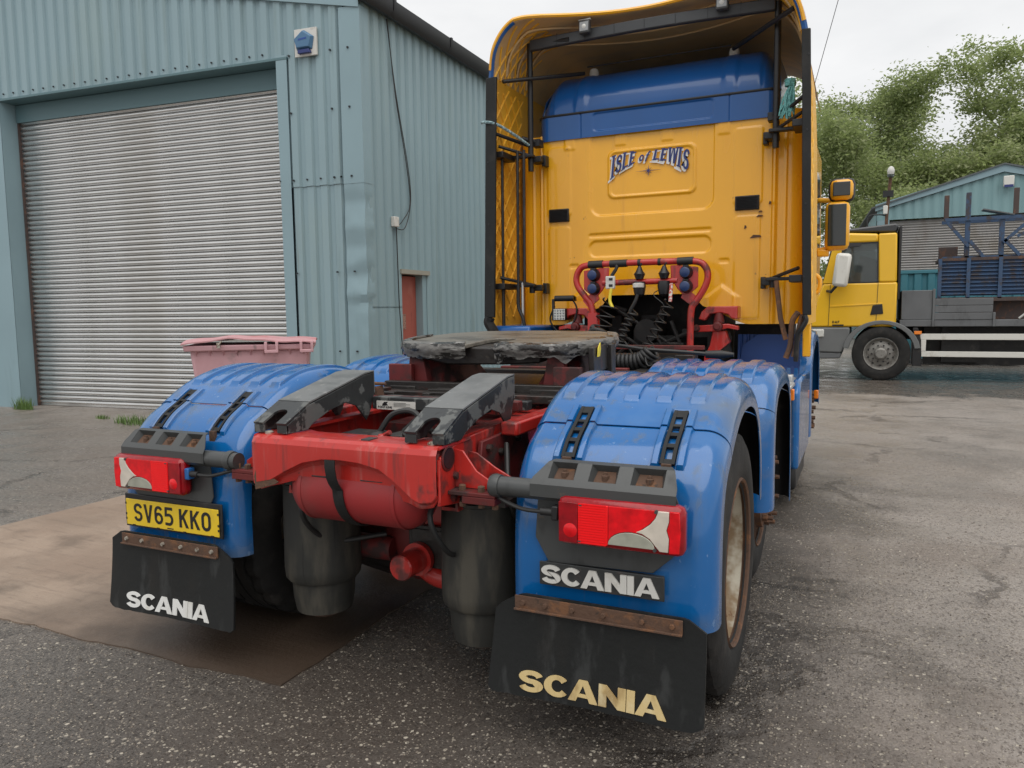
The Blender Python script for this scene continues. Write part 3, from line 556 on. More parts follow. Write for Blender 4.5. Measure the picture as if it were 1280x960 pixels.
# wall box and cables
jb = thing('junction_box', SW(.6, 2.5), 'small pale junction box with looped black cable on the teal side wall', 'junction box')
mb = MB(); mb.prism([(.55, 2.50), (.66, 2.50), (.66, 2.63), (.55, 2.63)], C0+SN*.035, SD, (0, 0, 1), SN, .06); mb.build('box', paper, jb, bevel=.008)
mb = MB(); mb.tube(smooth_path([SW(.55, 5.1, .05), SW(.72, 4.2, .06), SW(.95, 3.4, .06), SW(1.02, 2.9, .06), SW(.85, 2.52, .07), SW(.66, 2.48, .06), SW(.62, 2.52, .06)]), .006, 6); mb.tube(smooth_path([SW(.55, 5.1, .06), SW(.70, 4.2, .06), SW(.92, 3.4, .06), SW(1.0, 2.85, .06), SW(.80, 2.6, .06), SW(.64, 2.5, .06)]), .006, 6); mb.tube([SW(.64, 2.5, .06), SW(.66, 1.5, .06), SW(.72, .8, .06), SW(.72, .05, .06)], .007, 6); mb.build('cable', cable_m, jb)

# ---------------------------------------------------------------- pink wheeled bin
bn = thing('wheeled_bin', (-3.92, 3.55, 0), 'faded pink four-wheeled waste bin with warped lid by the roller shutter', 'bin')
BX0, BX1, BY0, BY1 = -4.46, -3.255, 3.13, 3.93
def frus(z0, z1, i0, i1):
    return MB().add([(BX0+i0, BY0+i0, z0), (BX1-i0, BY0+i0, z0), (BX1-i0, BY1-i0, z0), (BX0+i0, BY1-i0, z0), (BX0+i1, BY0+i1, z1), (BX1-i1, BY0+i1, z1), (BX1-i1, BY1-i1, z1), (BX0+i1, BY1-i1, z1)], [(0, 3, 2, 1), (4, 5, 6, 7), (0, 1, 5, 4), (1, 2, 6, 5), (2, 3, 7, 6), (3, 0, 4, 7)])
frus(.22, 1.06, .15, .06).build('body', pink, bn, bevel=.03)
frus(1.045, 1.10, .02, .01).build('rim', pink, bn, bevel=.012)
mb = MB()
for i in range(9): x = lerp(BX0+.12, BX1-.12, i/8); mb.add([(x-.02, BY0+.065, 1.045), (x+.02, BY0+.065, 1.045), (x, BY0+.075, .985), (x, BY0+.02, 1.045)], [(0, 1, 2), (0, 1, 3), (1, 2, 3), (2, 0, 3)])
mb.build('rim_gusset', pink, bn)
mb = MB()
def lidf(i, j):
    x = lerp(BX0, BX1, i); y = lerp(BY0-.01, BY1, j); return (x, y, 1.112+.03*sin(pi*j)+.035*max(0, 1-abs(i-.36)/.34)*(1-j)+.018*sin(pi*i)+.004*sin(i*23))
mb.grid(lidf, 26, 8); mb.build('lid', pink_lid, bn, solid=.012)
for x in (-3.66, -3.34):
    mb = MB(); mb.box((x-.05, BY0-.02, 1.075), (.025, .07, .10)); mb.box((x+.05, BY0-.02, 1.075), (.025, .07, .10)); mb.box((x, BY0-.045, 1.035), (.125, .022, .03)); mb.build('lid_hinge', pink, bn, bevel=.005)
mb = MB(); mb.box((-4.13, BY0-.02, 1.10), (.03, .03, .05)); mb.tube([(-4.13, BY0-.035, 1.10), (-4.10, BY0-.04, 1.14)], .008, 6); mb.build('lid_lock', zinc, bn)
for x in (BX0+.28, BX1-.28):
    for y in (BY0+.25, BY1-.25):
        mb = MB(); mb.lathe([(-.025, .06), (-.022, .10), (.022, .10), (.025, .06)], (x, y, .10), 'X', 18); mb.box((x, y, .19), (.09, .06, .06)); mb.build('castor', rub, bn)

bn.rotation_euler.z = radians(38)
# ---------------------------------------------------------------- weeds at the shutter
rnd = random.Random(11)
def tuft(c, n, h, sp, label):
    mb = MB()
    for i in range(n):
        a = rnd.uniform(0, 2*pi); r = sp*sqrt(rnd.random()); x, y = c[0]+r*cos(a)*1.8, c[1]+r*sin(a)*.6; hh = h*rnd.uniform(.4, 1); ln = rnd.uniform(0, 2*pi); w = .004
        t = Vector((cos(ln), sin(ln), 0))*hh*.45; q = Vector((-sin(ln), cos(ln), 0))*w
        b = Vector((x, y, 0)); mb.add([b-q, b+q, b+t*.4+Vector((0, 0, hh*.6))+q*.7, b+t*.4+Vector((0, 0, hh*.6))-q*.7, b+t+Vector((0, 0, hh))], [(0, 1, 2, 3), (3, 2, 4)])
    o = mb.build('grass_tuft', grass_m); tag(o, label, 'grass', kind='stuff')
tuft((-6.75, 4.6), 420, .13, .28, 'low green grass clump growing on the tarmac before the shutter')
tuft((-9.85, 5.05), 160, .22, .12, 'wispy grass clump at the foot of the shutter jamb')
tuft((-7.7, 4.75), 60, .07, .07, 'tiny weed between grass clump and shutter')
# ---------------------------------------------------------------- trees beyond the yard
def tree(x, y, h, rw, seed, label, lm, lean=0., nl=9000, base=.32):
    rnd = random.Random(seed); t = thing('tree', (x, y, 0), label, 'tree', None)
    mb = MB(); tips = []
    def limb(p, d, L, r, lev):
        n = 5; path = [p]; rr = [r]; q = Vector(p); dd = Vector(d).normalized()
        for i in range(n):
            dd = (dd+Vector((rnd.uniform(-1, 1), rnd.uniform(-1, 1), rnd.uniform(-.5, .8)))*.16+Vector((lean*.05, 0, 0))).normalized(); q = q+dd*L/n; path.append(q.copy()); rr.append(r*(1-.75*(i+1)/n))
        mb.tube(path, rr, 6 if lev < 2 else 4, caps=False)
        if lev < 3:
            for k in range(6 if lev == 0 else 5 if lev == 1 else 3):
                f = rnd.uniform(.35, 1) if lev else rnd.uniform(base, 1); i = min(int(f*n), n-1); s = path[i].lerp(path[i+1], f*n-i)
                a = rnd.uniform(0, 2*pi); el = rnd.uniform(.15, .9)
                limb(s, Vector((cos(a)*cos(el), sin(a)*cos(el), sin(el))), L*rnd.uniform(.42, .62)*(rw if lev == 0 else 1), rr[i]*.6, lev+1)
        if lev >= 2: tips.extend([(path[2], L), (path[-1], L), (path[4], L)])
        if lev == 1: tips.extend([(path[-1], L*.5), (path[3], L*.5)])
    limb(Vector((x, y, 0)), Vector((lean*.1, 0, 1)), h*.82, h*.02, 0)
    mb.build('trunk', bark, t)
    cl = MB(); per = max(6, nl//max(1, len(tips)))
    for c, L in tips:
        s = L*.46+.32
        for k in range(per):
            g = Vector((rnd.gauss(0, .36)*s+lean*.25*rnd.random(), rnd.gauss(0, .36)*s, rnd.gauss(0, .27)*s)); p = c+g; a = rnd.uniform(.05, .115)
            u = Vector((rnd.uniform(-1, 1), rnd.uniform(-1, 1), rnd.uniform(-.6, .6))).normalized(); w = u.orthogonal().normalized()
            w = (Matrix.Rotation(rnd.uniform(0, 6.3), 3, u) @ w)
            cl.add([p-u*a, p+w*a*.45-u*a*.1, p+u*a, p-w*a*.45+u*a*.1], [(0, 1, 2, 3)])
    me = bpy.data.meshes.new('crown'); me.from_pydata(cl.v, [], cl.f); o = link('crown', me, lm, t); me.materials.append(leaf2); me.materials.append(leaf3)
    me.polygons.foreach_set('material_index', [rnd.choice((0, 0, 1, 2)) for _ in me.polygons])
    return t
tree(-.6, 37, 10.4, .9, 21, 'dark loose tree standing beside the yellow truck cab fairing', leaf3, .1, 26000)
tree(2.6, 40, 10.2, 1.0, 5, 'green tree behind the camera mast pole', leaf1, .3, 40000)
tree(5.4, 39, 11.0, .95, 8, 'tall green tree with windswept top above the far shed gable', leaf1, .9, 42000)
tree(8.6, 41, 11.6, 1.1, 13, 'broad tree at the right edge of the picture above the far shed', leaf2, .8, 38000)
tree(.7, 33, 6.8, 1.2, 31, 'low bright green tree just behind the truck mirrors', leaf1, .2, 28000, .15)
tree(4.0, 35, 7.4, 1.25, 44, 'low spreading green tree directly behind the far shed roof', leaf2, .2, 30000, .15)
tree(7.2, 37, 8.8, 1.1, 77, 'mid-height green tree between the two tall trees above the far shed', leaf1, .6, 30000, .2)
tree(-3.2, 38, 8.4, 1.1, 52, 'green tree mostly hidden behind the yellow cab', leaf3, .2, 6000, .2)

# ---------------------------------------------------------------- far shed on the right
fs = thing('far_shed', (5, 24, 0), 'teal gabled shed with grey shutter behind the flatbed lorry', 'building')
GX0, GXP, GX1 = 1.85, 5.1, 9.2
gz = lambda x: lerp(4.25, 5.16, (x-GX0)/(GXP-GX0)) if x < GXP else lerp(5.16, 4.05, (x-GXP)/(GX1-GXP))
x = GX0
while x < GX1-.01:
    x1 = min(x+1.0, GX1)
    brk = [x]+([GXP] if x < GXP < x1 else [])+[x1]
    corr(lambda a, z, d: Vector((a, 24-d, z)), x, x1, gz, lambda q: 3.98 if q > 2.2 else 3.98, pitch=.25, dep=.022).build('cladding_sheet', M('far_teal_%d' % int(x*10), (.20, .33, .345), .5, var=(.8, .06)) if x == GX0 else MATS['far_teal_18'], fs, solid=.002)
    x = x1
mb = MB(); mb.prism([(GX0-.05, gz(GX0)), (GXP, 5.16), (GX1, gz(GX1)), (GX1, gz(GX1)+.2), (GXP, 5.36), (GX0-.05, gz(GX0)+.2)], (0, 23.9, 0), (1, 0, 0), (0, 0, 1), (0, 1, 0), .02); mb.build('verge_flashing', teal_f, fs)
mb = MB(); n = 52
for k in range(n): z = .05+k*.075; mb.add([(2.2, 24.1, z), (9, 24.1, z), (9, 24.06, z+.03), (2.2, 24.06, z+.03), (2.2, 24.1, z+.075), (9, 24.1, z+.075)], [(0, 1, 2, 3), (3, 2, 5, 4)])
mb.build('shutter', galv_f, fs)['kind'] = 'stuff'
mb = MB(); mb.rng(1.86, 2.2, 23.98, 24.05, 0, 3.98); mb.build('corner_post', teal_f, fs)
corr(lambda a, z, d: Vector((1.84-d-.06*(a-24), a, z)), 24, 40, lambda q: 4.2, lambda q: 0, pitch=.3, dep=.04).build('side_cladding', MATS['far_teal_18'], fs)
mb = MB(); mb.add([(GX0-.15, 23.85, 4.35), (GXP, 23.85, 5.38), (GXP-1, 40, 5.38), (GX0-1.2, 40, 4.35)], [(0, 1, 2, 3)]); mb.add([(GX1, 23.85, 4.2), (GXP, 23.85, 5.38), (GXP-1, 40, 5.38), (GX1-1, 40, 4.2)], [(0, 1, 2, 3)]); mb.build('roof', darkroof, fs, solid=.04)
fl = thing('flood_lamp', (5.2, 23.8, 4.7), 'white box lamp under the gable of the far shed', 'lamp')
mb = MB(); mb.rng(5.08, 5.34, 23.78, 23.9, 4.72, 5.02); mb.build('housing', guard_w, fl, bevel=.02); mb = MB(); mb.rng(5.10, 5.32, 23.77, 23.79, 4.70, 4.77); mb.build('base', navy_l, fl)
# camera mast
cp = thing('camera_mast', (2.12, 23, 0), 'rusty mast with white dome security camera before the far shed', 'camera mast')
mb = MB(); mb.tube([(2.08, 23, 0), (2.10, 23, 4.0), (2.17, 23, 5.15)], .045, 8); mb.build('pole', rust_m, cp)
mb = MB(); mb.rng(1.98, 2.26, 22.9, 23.1, 4.55, 4.72); mb.build('bracket', blk, cp)
mb = MB(); mb.rng(2.0, 2.12, 22.92, 23.0, 4.05, 4.3); mb.build('control_box', guard_w, cp, bevel=.02)
mb = MB(); mb.lathe([(0, .03), (.02, .08), (.08, .095), (.14, .10), (.17, .085), (.21, .075), (.25, .03)], (2.17, 22.9, 5.15), 'Z', 16); mb.build('dome_camera', paper, cp)
mb = MB(); mb.lathe([(-.08, .01), (-.06, .07), (-.01, .10), (.02, .10)], (2.17, 22.9, 5.15), 'Z', 16); mb.build('dome_glass', glass_w, cp)
mb = MB(); mb.tube(smooth_path([(2.12, 23, 4.0), (1.9, 23, 4.05), (1.62, 23, 4.0), (1.6, 23, 3.6)]), .02, 6); mb.build('cable', cable_m, cp)
# teal container behind the flatbed
ct = thing('storage_container', (2.9, 18, 0), 'teal corrugated storage container behind the flatbed lorry', 'container')
corr(lambda a, z, d: Vector((a, 18-d, z)), 2.0, 4.9, lambda q: 2.12, lambda q: .15, pitch=.28, dep=.05).build('side_panel', cont_b, ct, solid=.003)
mb = MB(); mb.rng(1.98, 4.92, 17.93, 20.4, 2.12, 2.2); mb.build('top_rail', cont_b, ct, bevel=.01); mb = MB(); mb.rng(2.0, 4.9, 18.02, 20.38, .15, 2.11); mb.build('body', cont_b, ct)

# ---------------------------------------------------------------- yellow flatbed lorry in the background
lo = thing('flatbed_lorry', (3, 14.8, 0), 'yellow cab flatbed lorry with grey bed parked across the yard', 'lorry')
LY0, LY1 = 13.62, 15.95
def side(poly, name, mat, y0=LY0, y1=LY1, bev=.03, par=None): mb = MB(); mb.prism(poly, (0, y0, 0), (1, 0, 0), (0, 0, 1), (0, 1, 0), y1-y0); return mb.build(name, mat, par or lo, bevel=bev)
# cab shell with a window opening left between pieces
cab_low = [(.66, 1.0), (2.14, 1.0), (2.14, 1.82), (.87, 1.82), (.80, 1.60), (.68, 1.45)]
side(cab_low, 'cab_body', daf_y)
side([(1.82, 1.822), (2.13, 1.822), (2.11, 2.72), (1.80, 2.72)], 'rear_pillar', daf_y)
side([(1.02, 2.56), (1.80, 2.56), (1.80, 2.72), (1.12, 2.77), (1.02, 2.68)], 'roof', daf_y, bev=.04)
side([(.86, 1.822), (1.10, 1.822), (1.20, 2.558), (1.04, 2.558)], 'front_pillar', daf_y, bev=.01)
side([(1.0, 1.80), (1.82, 1.80), (1.80, 2.25), (1.5, 2.35), (1.4, 1.95), (1.05, 1.92)], 'cab_interior', M('cab_dark_interior', (.03, .03, .03), .7), LY0+.30, LY1-.3, 0)
for yy in (LY0+.03, LY1-.04): side([(1.10, 1.825), (1.815, 1.825), (1.795, 2.56), (1.20, 2.56)], 'side_window', glass_w, yy, yy+.012, 0)
mb = MB(); mb.prism([(.80, 1.60), (1.01, 2.58), (1.025, 2.58), (.815, 1.60)], (0, LY0+.08, 0), (1, 0, 0), (0, 0, 1), (0, 1, 0), 2.15); mb.build('windscreen', glass_w, lo)
mb = MB()
for (a, b) in (((1.10, 1.825), (1.815, 1.825)), ((1.815, 1.825), (1.795, 2.56)), ((1.795, 2.56), (1.20, 2.56)), ((1.20, 2.56), (1.10, 1.825))): mb.bar((a[0], LY0+.025, a[1]), (b[0], LY0+.025, b[1]), .035, .02)
mb.build('window_rubber', blk, lo, split=True)
fr = side([(1.2, 1.83), (1.3, 1.83), (1.3, 1.85), (1.2, 1.85)], 'window_wiper_seal', blk, LY0+.01, LY0+.03, 0)
side([(1.1, 2.775), (1.3, 2.84), (2.1, 2.90), (2.14, 2.82), (2.1, 2.735), (1.3, 2.775)], 'roof_spoiler', visor, LY0+.1, LY1-.1, .03)
side([(2.145, 1.5), (2.19, 1.5), (2.19, 2.84), (2.145, 2.84)], 'rear_seal', blk, LY0+.05, LY1-.05, .01)
side([(1.10, 2.48), (1.50, 2.50), (1.52, 2.55), (1.15, 2.58)], 'wind_deflector', visor, LY0-.03, LY0-.01, 0)
mb = MB()
for a, b in (((.98, 1.02), (1.0, 1.80)), ((1.80, 1.02), (1.82, 1.84))): mb.bar((a[0], LY0-.003, a[1]), (b[0], LY0-.003, b[1]), .008)
mb.build('door_gap', blk, lo); mb = MB(); mb.prism([(1.0, 1.37), (1.9, 1.42), (1.9, 1.44), (1.0, 1.40)], (0, LY0-.012, 0), (1, 0, 0), (0, 0, 1), (0, 1, 0), .02); mb.build('door_crease', daf_y, lo, bevel=.004)
side([(1.70, 1.22), (1.92, 1.24), (1.90, 1.42), (1.74, 1.40)], 'door_handle', blk, LY0-.02, LY0+.01, .01)
mb = text_mesh('DAF', {'D': .8, 'A': .9, 'F': .7}, .2, (1.05, LY0-.004, 1.07), (1, 0, 0), (0, 0, 1), (0, -1, 0), .045, .003); mb.prism([(0, 0), (.2, 0), (.2, .03), (0, .03)], (1.05, LY0-.004, 1.015), (1, 0, 0), (0, 0, 1), (0, -1, 0), .003); mb.build('door_lettering', ink, lo)
side([(.62, .52), (1.22, .50), (1.28, .62), (1.36, .82), (1.36, .99), (.62, .99)], 'bumper', grey_pl, LY0-.02, LY1, .03)
side([(.64, .38), (1.2, .40), (1.22, .50), (.64, .52)], 'air_dam', bed_grey, LY0+.0, LY1, .02)
mb = MB(); mb.box((.78, LY0+.0, .88), (.26, .10, .15)); mb.build('headlamp', ledm, lo, bevel=.02)
arch = arcp(1.90, .52, .66, .60, 172, 8, 14); arch2 = arcp(1.90, .52, .56, .53, 8, 172, 14)
side(arch+arch2, 'wheel_arch', grey_pl, LY0-.06, LY0+.5, .01)
side([(2.42, .28), (2.58, .28), (2.56, .75), (2.50, .98), (2.42, .98)], 'mudflap', blk, LY0-.02, LY0+.4, .01)
side([(2.44, .86), (2.56, .86), (2.56, .92), (2.44, .92)], 'marker_lamp', amber, LY0-.05, LY0-.02, .005)
def wheel(parent, cx, cy, cz, r, w, axis_out, name='wheel', rim_mat=None, tread=True):
    """one wheel: tyre > and rim as children of a hub part. axis X (road truck) or Y."""
    ax = axis_out[0]; sg = axis_out[1]; hw = w/2
    pr = [(-hw*.86, r*.60), (-hw, r*.68), (-hw*1.02, r*.80), (-hw*.95, r*.93), (-hw*.86, r*.985), (-hw*.80, r), (-hw*.5, r*1.0), (-hw*.48, r*.975), (-hw*.40, r*.975), (-hw*.38, r), (-hw*.05, r), (-hw*.04, r*.975), (hw*.04, r*.975), (hw*.05, r), (hw*.38, r), (hw*.40, r*.975), (hw*.48, r*.975), (hw*.5, r), (hw*.80, r), (hw*.86, r*.985), (hw*.95, r*.93), (hw*1.02, r*.80), (hw*1.0, r*.68), (hw*.86, r*.60)]
    n = 84 if tread else 40
    mb = MB(); mb.lathe(pr, (cx, cy, cz), ax, n, caps=False)
    if tread:
        # shoulder blocks: alternate segments cut back
        for i, (a, rad) in enumerate(pr):
            if i in (4, 5, 6, 17, 18, 19):
                for k in range(n):
                    if k % 3 == 0:
                        q = Vector(mb.v[i*n+k]); c = Vector((cx, cy, cz)); d = q-c
                        if ax == 'X': d = Vector((d.x*.985, d.y*.968, d.z*.968))
                        else: d = Vector((d.x*.968, d.y*.985, d.z*.968))
                        mb.v[i*n+k] = tuple(c+d)
    ty = mb.build(name, tyre_m, parent, ang=30)
    return ty
ty = wheel(lo, 1.90, LY0+.10, .50, .50, .30, ('Y', -1), tread=False)
mb = MB(); c = (1.90, LY0+.10, .5)
mb.lathe([(-.13, .295), (-.145, .30), (-.14, .285), (-.10, .265), (-.06, .24), (-.085, .19), (-.10, .12), (-.17, .105), (-.19, .08), (-.19, .0)], c, 'Y', 30, caps=False); mb.build('rim', M('grey_steel_rim', (.24, .23, .21), .5, .3, layers=[((.12, .10, .09), (14, 14, 14), .5, .66, .7, .8)]), ty)
mb = MB()
for k in range(10): a = 2*pi*k/10; mb.lathe([(-.13, .015), (-.09, .015)], (1.9+.155*cos(a), c[1], .5+.155*sin(a)), 'Y', 6)
for k in range(10): a = 2*pi*(k+.5)/10; mb.lathe([(-.0755, .022), (-.07, .022)], (1.9+.215*cos(a), c[1], .5+.215*sin(a)), 'Y', 8)
mb.build('wheel_nut', dark, ty)
w2 = wheel(lo, 1.90, LY1-.25, .50, .50, .30, ('Y', 1), tread=False)
# mirror arm
mb = MB(); mb.tube([(.95, LY0-.02, 1.68), (1.02, LY0-.2, 1.66), (1.12, LY0-.22, 1.78)], .03, 6); mb.build('mirror_arm', blk, lo)
mb = MB(); mb.box((1.20, LY0-.22, 2.06), (.27, .16, .62), Matrix.Rotation(.12, 3, 'Y')); mb.build('mirror_housing', guard_w, lo, bevel=.06)
# bed
side([(2.2, 1.0), (8, 1.0), (8, 1.12), (2.2, 1.12)], 'bed_floor', bed_grey, LY0, LY1, .01)
side([(2.22, 1.125), (2.72, 1.125), (2.72, 1.66), (2.22, 1.66)], 'bed_headboard', bed_grey, LY0+.0, LY0+.05, .01); side([(2.22, 1.125), (2.28, 1.125), (2.28, 1.66), (2.22, 1.66)], 'bed_bulkhead', bed_grey, LY0+.06, LY1-.02, .01)
mb = MB()
for k in range(3): mb.rng(2.75, 3.66, LY0-.01, LY0+.03, 1.125+k*.128, 1.125+k*.128+.122)
mb.build('dropside', bed_grey, lo, bevel=.006)
mb = MB(); mb.rng(2.72, 2.76, LY0-.03, LY0+.05, 1.0, 1.68); mb.rng(3.66, 3.70, LY0-.03, LY0+.05, 1.0, 1.25); mb.build('bed_post', bed_grey, lo, bevel=.006)
mb = MB(); mb.rng(2.54, 6, LY0, LY0+.04, .76, .87); mb.rng(2.54, 6, LY0, LY0+.04, .45, .55); mb.rng(2.54, 2.64, LY0-.003, LY0+.037, .551, .759); mb.rng(4.6, 4.7, LY0, LY0+.04, .551, .759); mb.build('side_guard', guard_w, lo, bevel=.006)
mb = MB(); mb.rng(2.2, 8, LY0+.5, LY0+.6, .75, 1.0); mb.rng(2.2, 8, LY1-.6, LY1-.5, .75, 1.0); mb.rng(2.62, 7.5, LY0+.35, LY0+.45, .30, 1.0); mb.rng(2.9, 3.5, LY0+.15, LY0+.34, .35, .74); mb.box((2.95, LY0+.3, .8), (.08, .08, .4)); mb.build('chassis', dark, lo)
wheel(lo, 6.3, LY0+.2, .5, .5, .3, ('Y', -1), tread=False)
# load: slatted blue crate and post rack
cr = thing('slatted_crate', (3.4, 14.1, 1.12), 'blue slatted metal crate on the flatbed lorry', 'crate')
for i in range(4):
    x = (2.83, 3.28, 3.77, 4.28)[i]; mb = MB(); mb.rng(x-.03, x+.03, 13.78, 13.86, 1.5, 2.22); mb.build('post', rack_b, cr)
for j in range(3):
    x0, x1 = ((2.86, 3.25), (3.31, 3.74), (3.80, 4.25))[j]; mb = MB(); mb.rng(x0, x1, 13.84, 13.87, 1.55, 2.18); mb.build('panel', M('crate_back', (.03, .06, .13), .6) if j == 0 else MATS['crate_back'], cr)
    for k in range(9):
        mb = MB(); z = 1.56+k*.068; mb.add([(x0, 13.838, z), (x1, 13.838, z), (x1, 13.80, z+.018), (x0, 13.80, z+.018), (x0, 13.838, z+.05), (x1, 13.838, z+.05)], [(0, 1, 2, 3), (3, 2, 5, 4)]); mb.build('slat', rack_b, cr)
mb = MB(); mb.rng(2.82, 4.3, 13.78, 14.8, 1.45, 1.52); mb.rng(2.82, 4.3, 13.8, 14.8, 2.18, 2.23); mb.rng(2.9, 4.2, 14.0, 14.7, 1.125, 1.45); mb.build('base_frame', rack_br, cr)
rk = thing('steel_post_rack', (3.6, 14.5, 2.23), 'rusty blue steel post rack standing on top of the slatted crate', 'rack')
for (x, z0, z1, m_) in ((2.93, 2.95, 3.40, rack_br), (3.28, 2.24, 3.43, rack_b), (3.82, 2.24, 2.95, rack_b), (4.02, 3.0, 3.46, rack_br), (4.35, 2.24, 3.2, rack_b)):
    mb = MB(); mb.rng(x-.04, x+.04, 14.2, 14.28, z0, z1); mb.build('post', m_, rk, bevel=.005)
mb = MB(); mb.rng(2.9, 4.6, 14.17, 14.198, 2.92, 2.98); mb.rng(2.9, 4.6, 14.7, 14.76, 2.92, 2.98); mb.build('rail', rack_b, rk)
for a, b in (((2.95, 2.90), (3.30, 2.45)), ((3.32, 2.55), (3.55, 2.24)), ((3.86, 2.55), (4.1, 2.26)), ((4.25, 2.9), (3.84, 2.5)), ((4.6, 2.9), (4.05, 2.6))):
    mb = MB(); mb.bar((a[0], 14.17, a[1]), (b[0], 14.17, b[1]), .055); mb.build('brace', rack_b, rk)
mb = MB(); mb.rng(2.9, 4.5, 14.2, 14.7, 2.235, 2.28); mb.build('foot_rail', rack_b, rk); mb = MB(); mb.box((3.75, 14.3, 3.05), (.5, .3, .02), Matrix.Rotation(.25, 3, 'Y')); mb.build('loose_plate', bed_grey, rk)
mb = MB(); mb.rng(2.88, 3.20, 14.9, 15.0, 2.2, 2.5); o = mb.build('wooden_panel', rack_br); tag(o, 'small framed board standing behind the blue crate on the lorry', 'board')
st = MB(); st.tube([(4.05, 13.62, 1.14), (4.4, 13.7, 1.45)], .02, 5); o = st.build('ratchet_strap', M('strap', (.4, .4, .38), .7)); tag(o, 'pale ratchet strap over the flatbed lorry edge', 'strap')
# ---------------------------------------------------------------- the tractor unit
TR = thing('tractor_unit', (0, 2.4, 0), 'yellow, blue and red three-axle tractor unit seen from behind, nearest vehicle', 'truck')
def tb(mb, name, mat, parent=None, **k): return mb.build(name, mat, parent or TR, **k)
def ctr(ch, y=0): return ch
# --- chassis rails, rear cross member
for sx in (-1, 1):
    mb = MB(); x0, x1 = (.375, .385); z0, z1 = .70, .96
    mb.prism([(.36, .78), (.372, .70), (.305, .70), (.305, .712), (.360, .712), (.360, .948), (.305, .948), (.305, .96), (.372, .96), (.372, .78)], (0, .05, 0), (sx, 0, 0), (0, 0, 1), (0, 1, 0), 5.6); tb(mb, 'chassis_rail', red)
# cross member: bent sheet with an arched crease and a recessed lower lip
LOW = [(-.39, .790), (-.384, .757), (-.372, .749), (-.31, .768), (-.232, .788), (-.16, .796), (-.086, .798), (-.02, .797), (.042, .794), (.10, .787), (.154, .778), (.2, .767), (.233, .756), (.28, .746), (.311, .742), (.365, .752), (.385, .785)]
CRE = [(-.39, .80), (-.372, .775), (-.30, .79), (-.235, .825), (-.155, .862), (-.07, .88), (.01, .883), (.09, .878), (.171, .862), (.222, .83), (.267, .797), (.30, .772), (.326, .762), (.37, .77), (.39, .80)]
def itp(T_, x):
    for i in range(len(T_)-1):
        if T_[i][0] <= x <= T_[i+1][0]: return lerp(T_[i][1], T_[i+1][1], (x-T_[i][0])/(T_[i+1][0]-T_[i][0]))
    return T_[0][1] if x < 0 else T_[-1][1]
mb = MB(); n = 90; v = []; k = 12
for i in range(n+1):
    x = lerp(-.388, .384, i/n); e = .008*max(0, (abs(x)-.36)/.025)**2; zl = itp(LOW, x); zc = max(itp(CRE, x), zl+.004); d = min(.034, (zc-zl)*.7)
    v += [(x, -.112+e+d, zl), (x, -.116+e+d, lerp(zl, zc, .3)), (x, -.117+e+d, lerp(zl, zc, .75)), (x, -.119+e+d*.75, zc-.001), (x, -.121+e+d*.12, zc+.003), (x, -.122+e, zc+.006), (x, -.122+e, lerp(zc+.006, .92, .5)), (x, -.121+e, .924), (x, -.112+e, .940), (x, -.096+e, .948), (x, -.05, .951), (x, .03+.09*max(0, (abs(x)-.20)/.19), .947)]
mb.add(v, [(i*k+j, (i+1)*k+j, (i+1)*k+j+1, i*k+j+1) for i in range(n) for j in range(k-1)])
xm = tb(mb, 'rear_crossmember', red, solid=.007, ang=20)
# rusted corner, end gussets
mb = MB(); mb.prism([(-.372, .752), (-.33, .764), (-.28, .778), (-.265, .788), (-.285, .798), (-.31, .795), (-.325, .815), (-.345, .808), (-.368, .825), (-.376, .80)], (0, -.1205, 0), (1, 0, 0), (0, 0, 1), (0, -1, 0), .004); tb(mb, 'rust_patch', rust_m, xm)
for sx in (-1, 1):
    mb = MB(); mb.prism([(-.10, .755), (.30, .70), (.30, .96), (.12, .955), (.0, .94), (-.09, .915)], (sx*.376, 0, 0), (0, 1, 0), (0, 0, 1), (sx, 0, 0), .012); g_ = tb(mb, 'side_gusset', red, bevel=.003)
    mb = MB(); mb.lathe([(0, .036), (.004, .042), (.008, .043), (.010, .040), (.0105, .036), (-.01, .032)], (0, 0, 0), 'X', 20)
    for (yy, zz) in ((-.02, .77), (.0, .84), (.05, .90), (.14, .74), (.22, .78), (.24, .88)): mb.lathe([(.012, .014), (.026, .014), (.028, .009)], (sx*.376 if sx > 0 else -.376-.04, yy, zz), 'X', 6)
    mb.v = [(q[0]+(sx*.383 if i_ < 120 else 0), q[1]-(.045 if i_ < 120 else 0), q[2]+(.905 if i_ < 120 else 0)) for i_, q in enumerate(mb.v)]
    tb(mb, 'bolt', red_dk, g_)
    mb = MB(); mb.lathe([(0, .034), (sx*.002, .034)], (sx*.392, -.045, .905), 'X', 20); tb(mb, 'tow_hole', ink, g_)
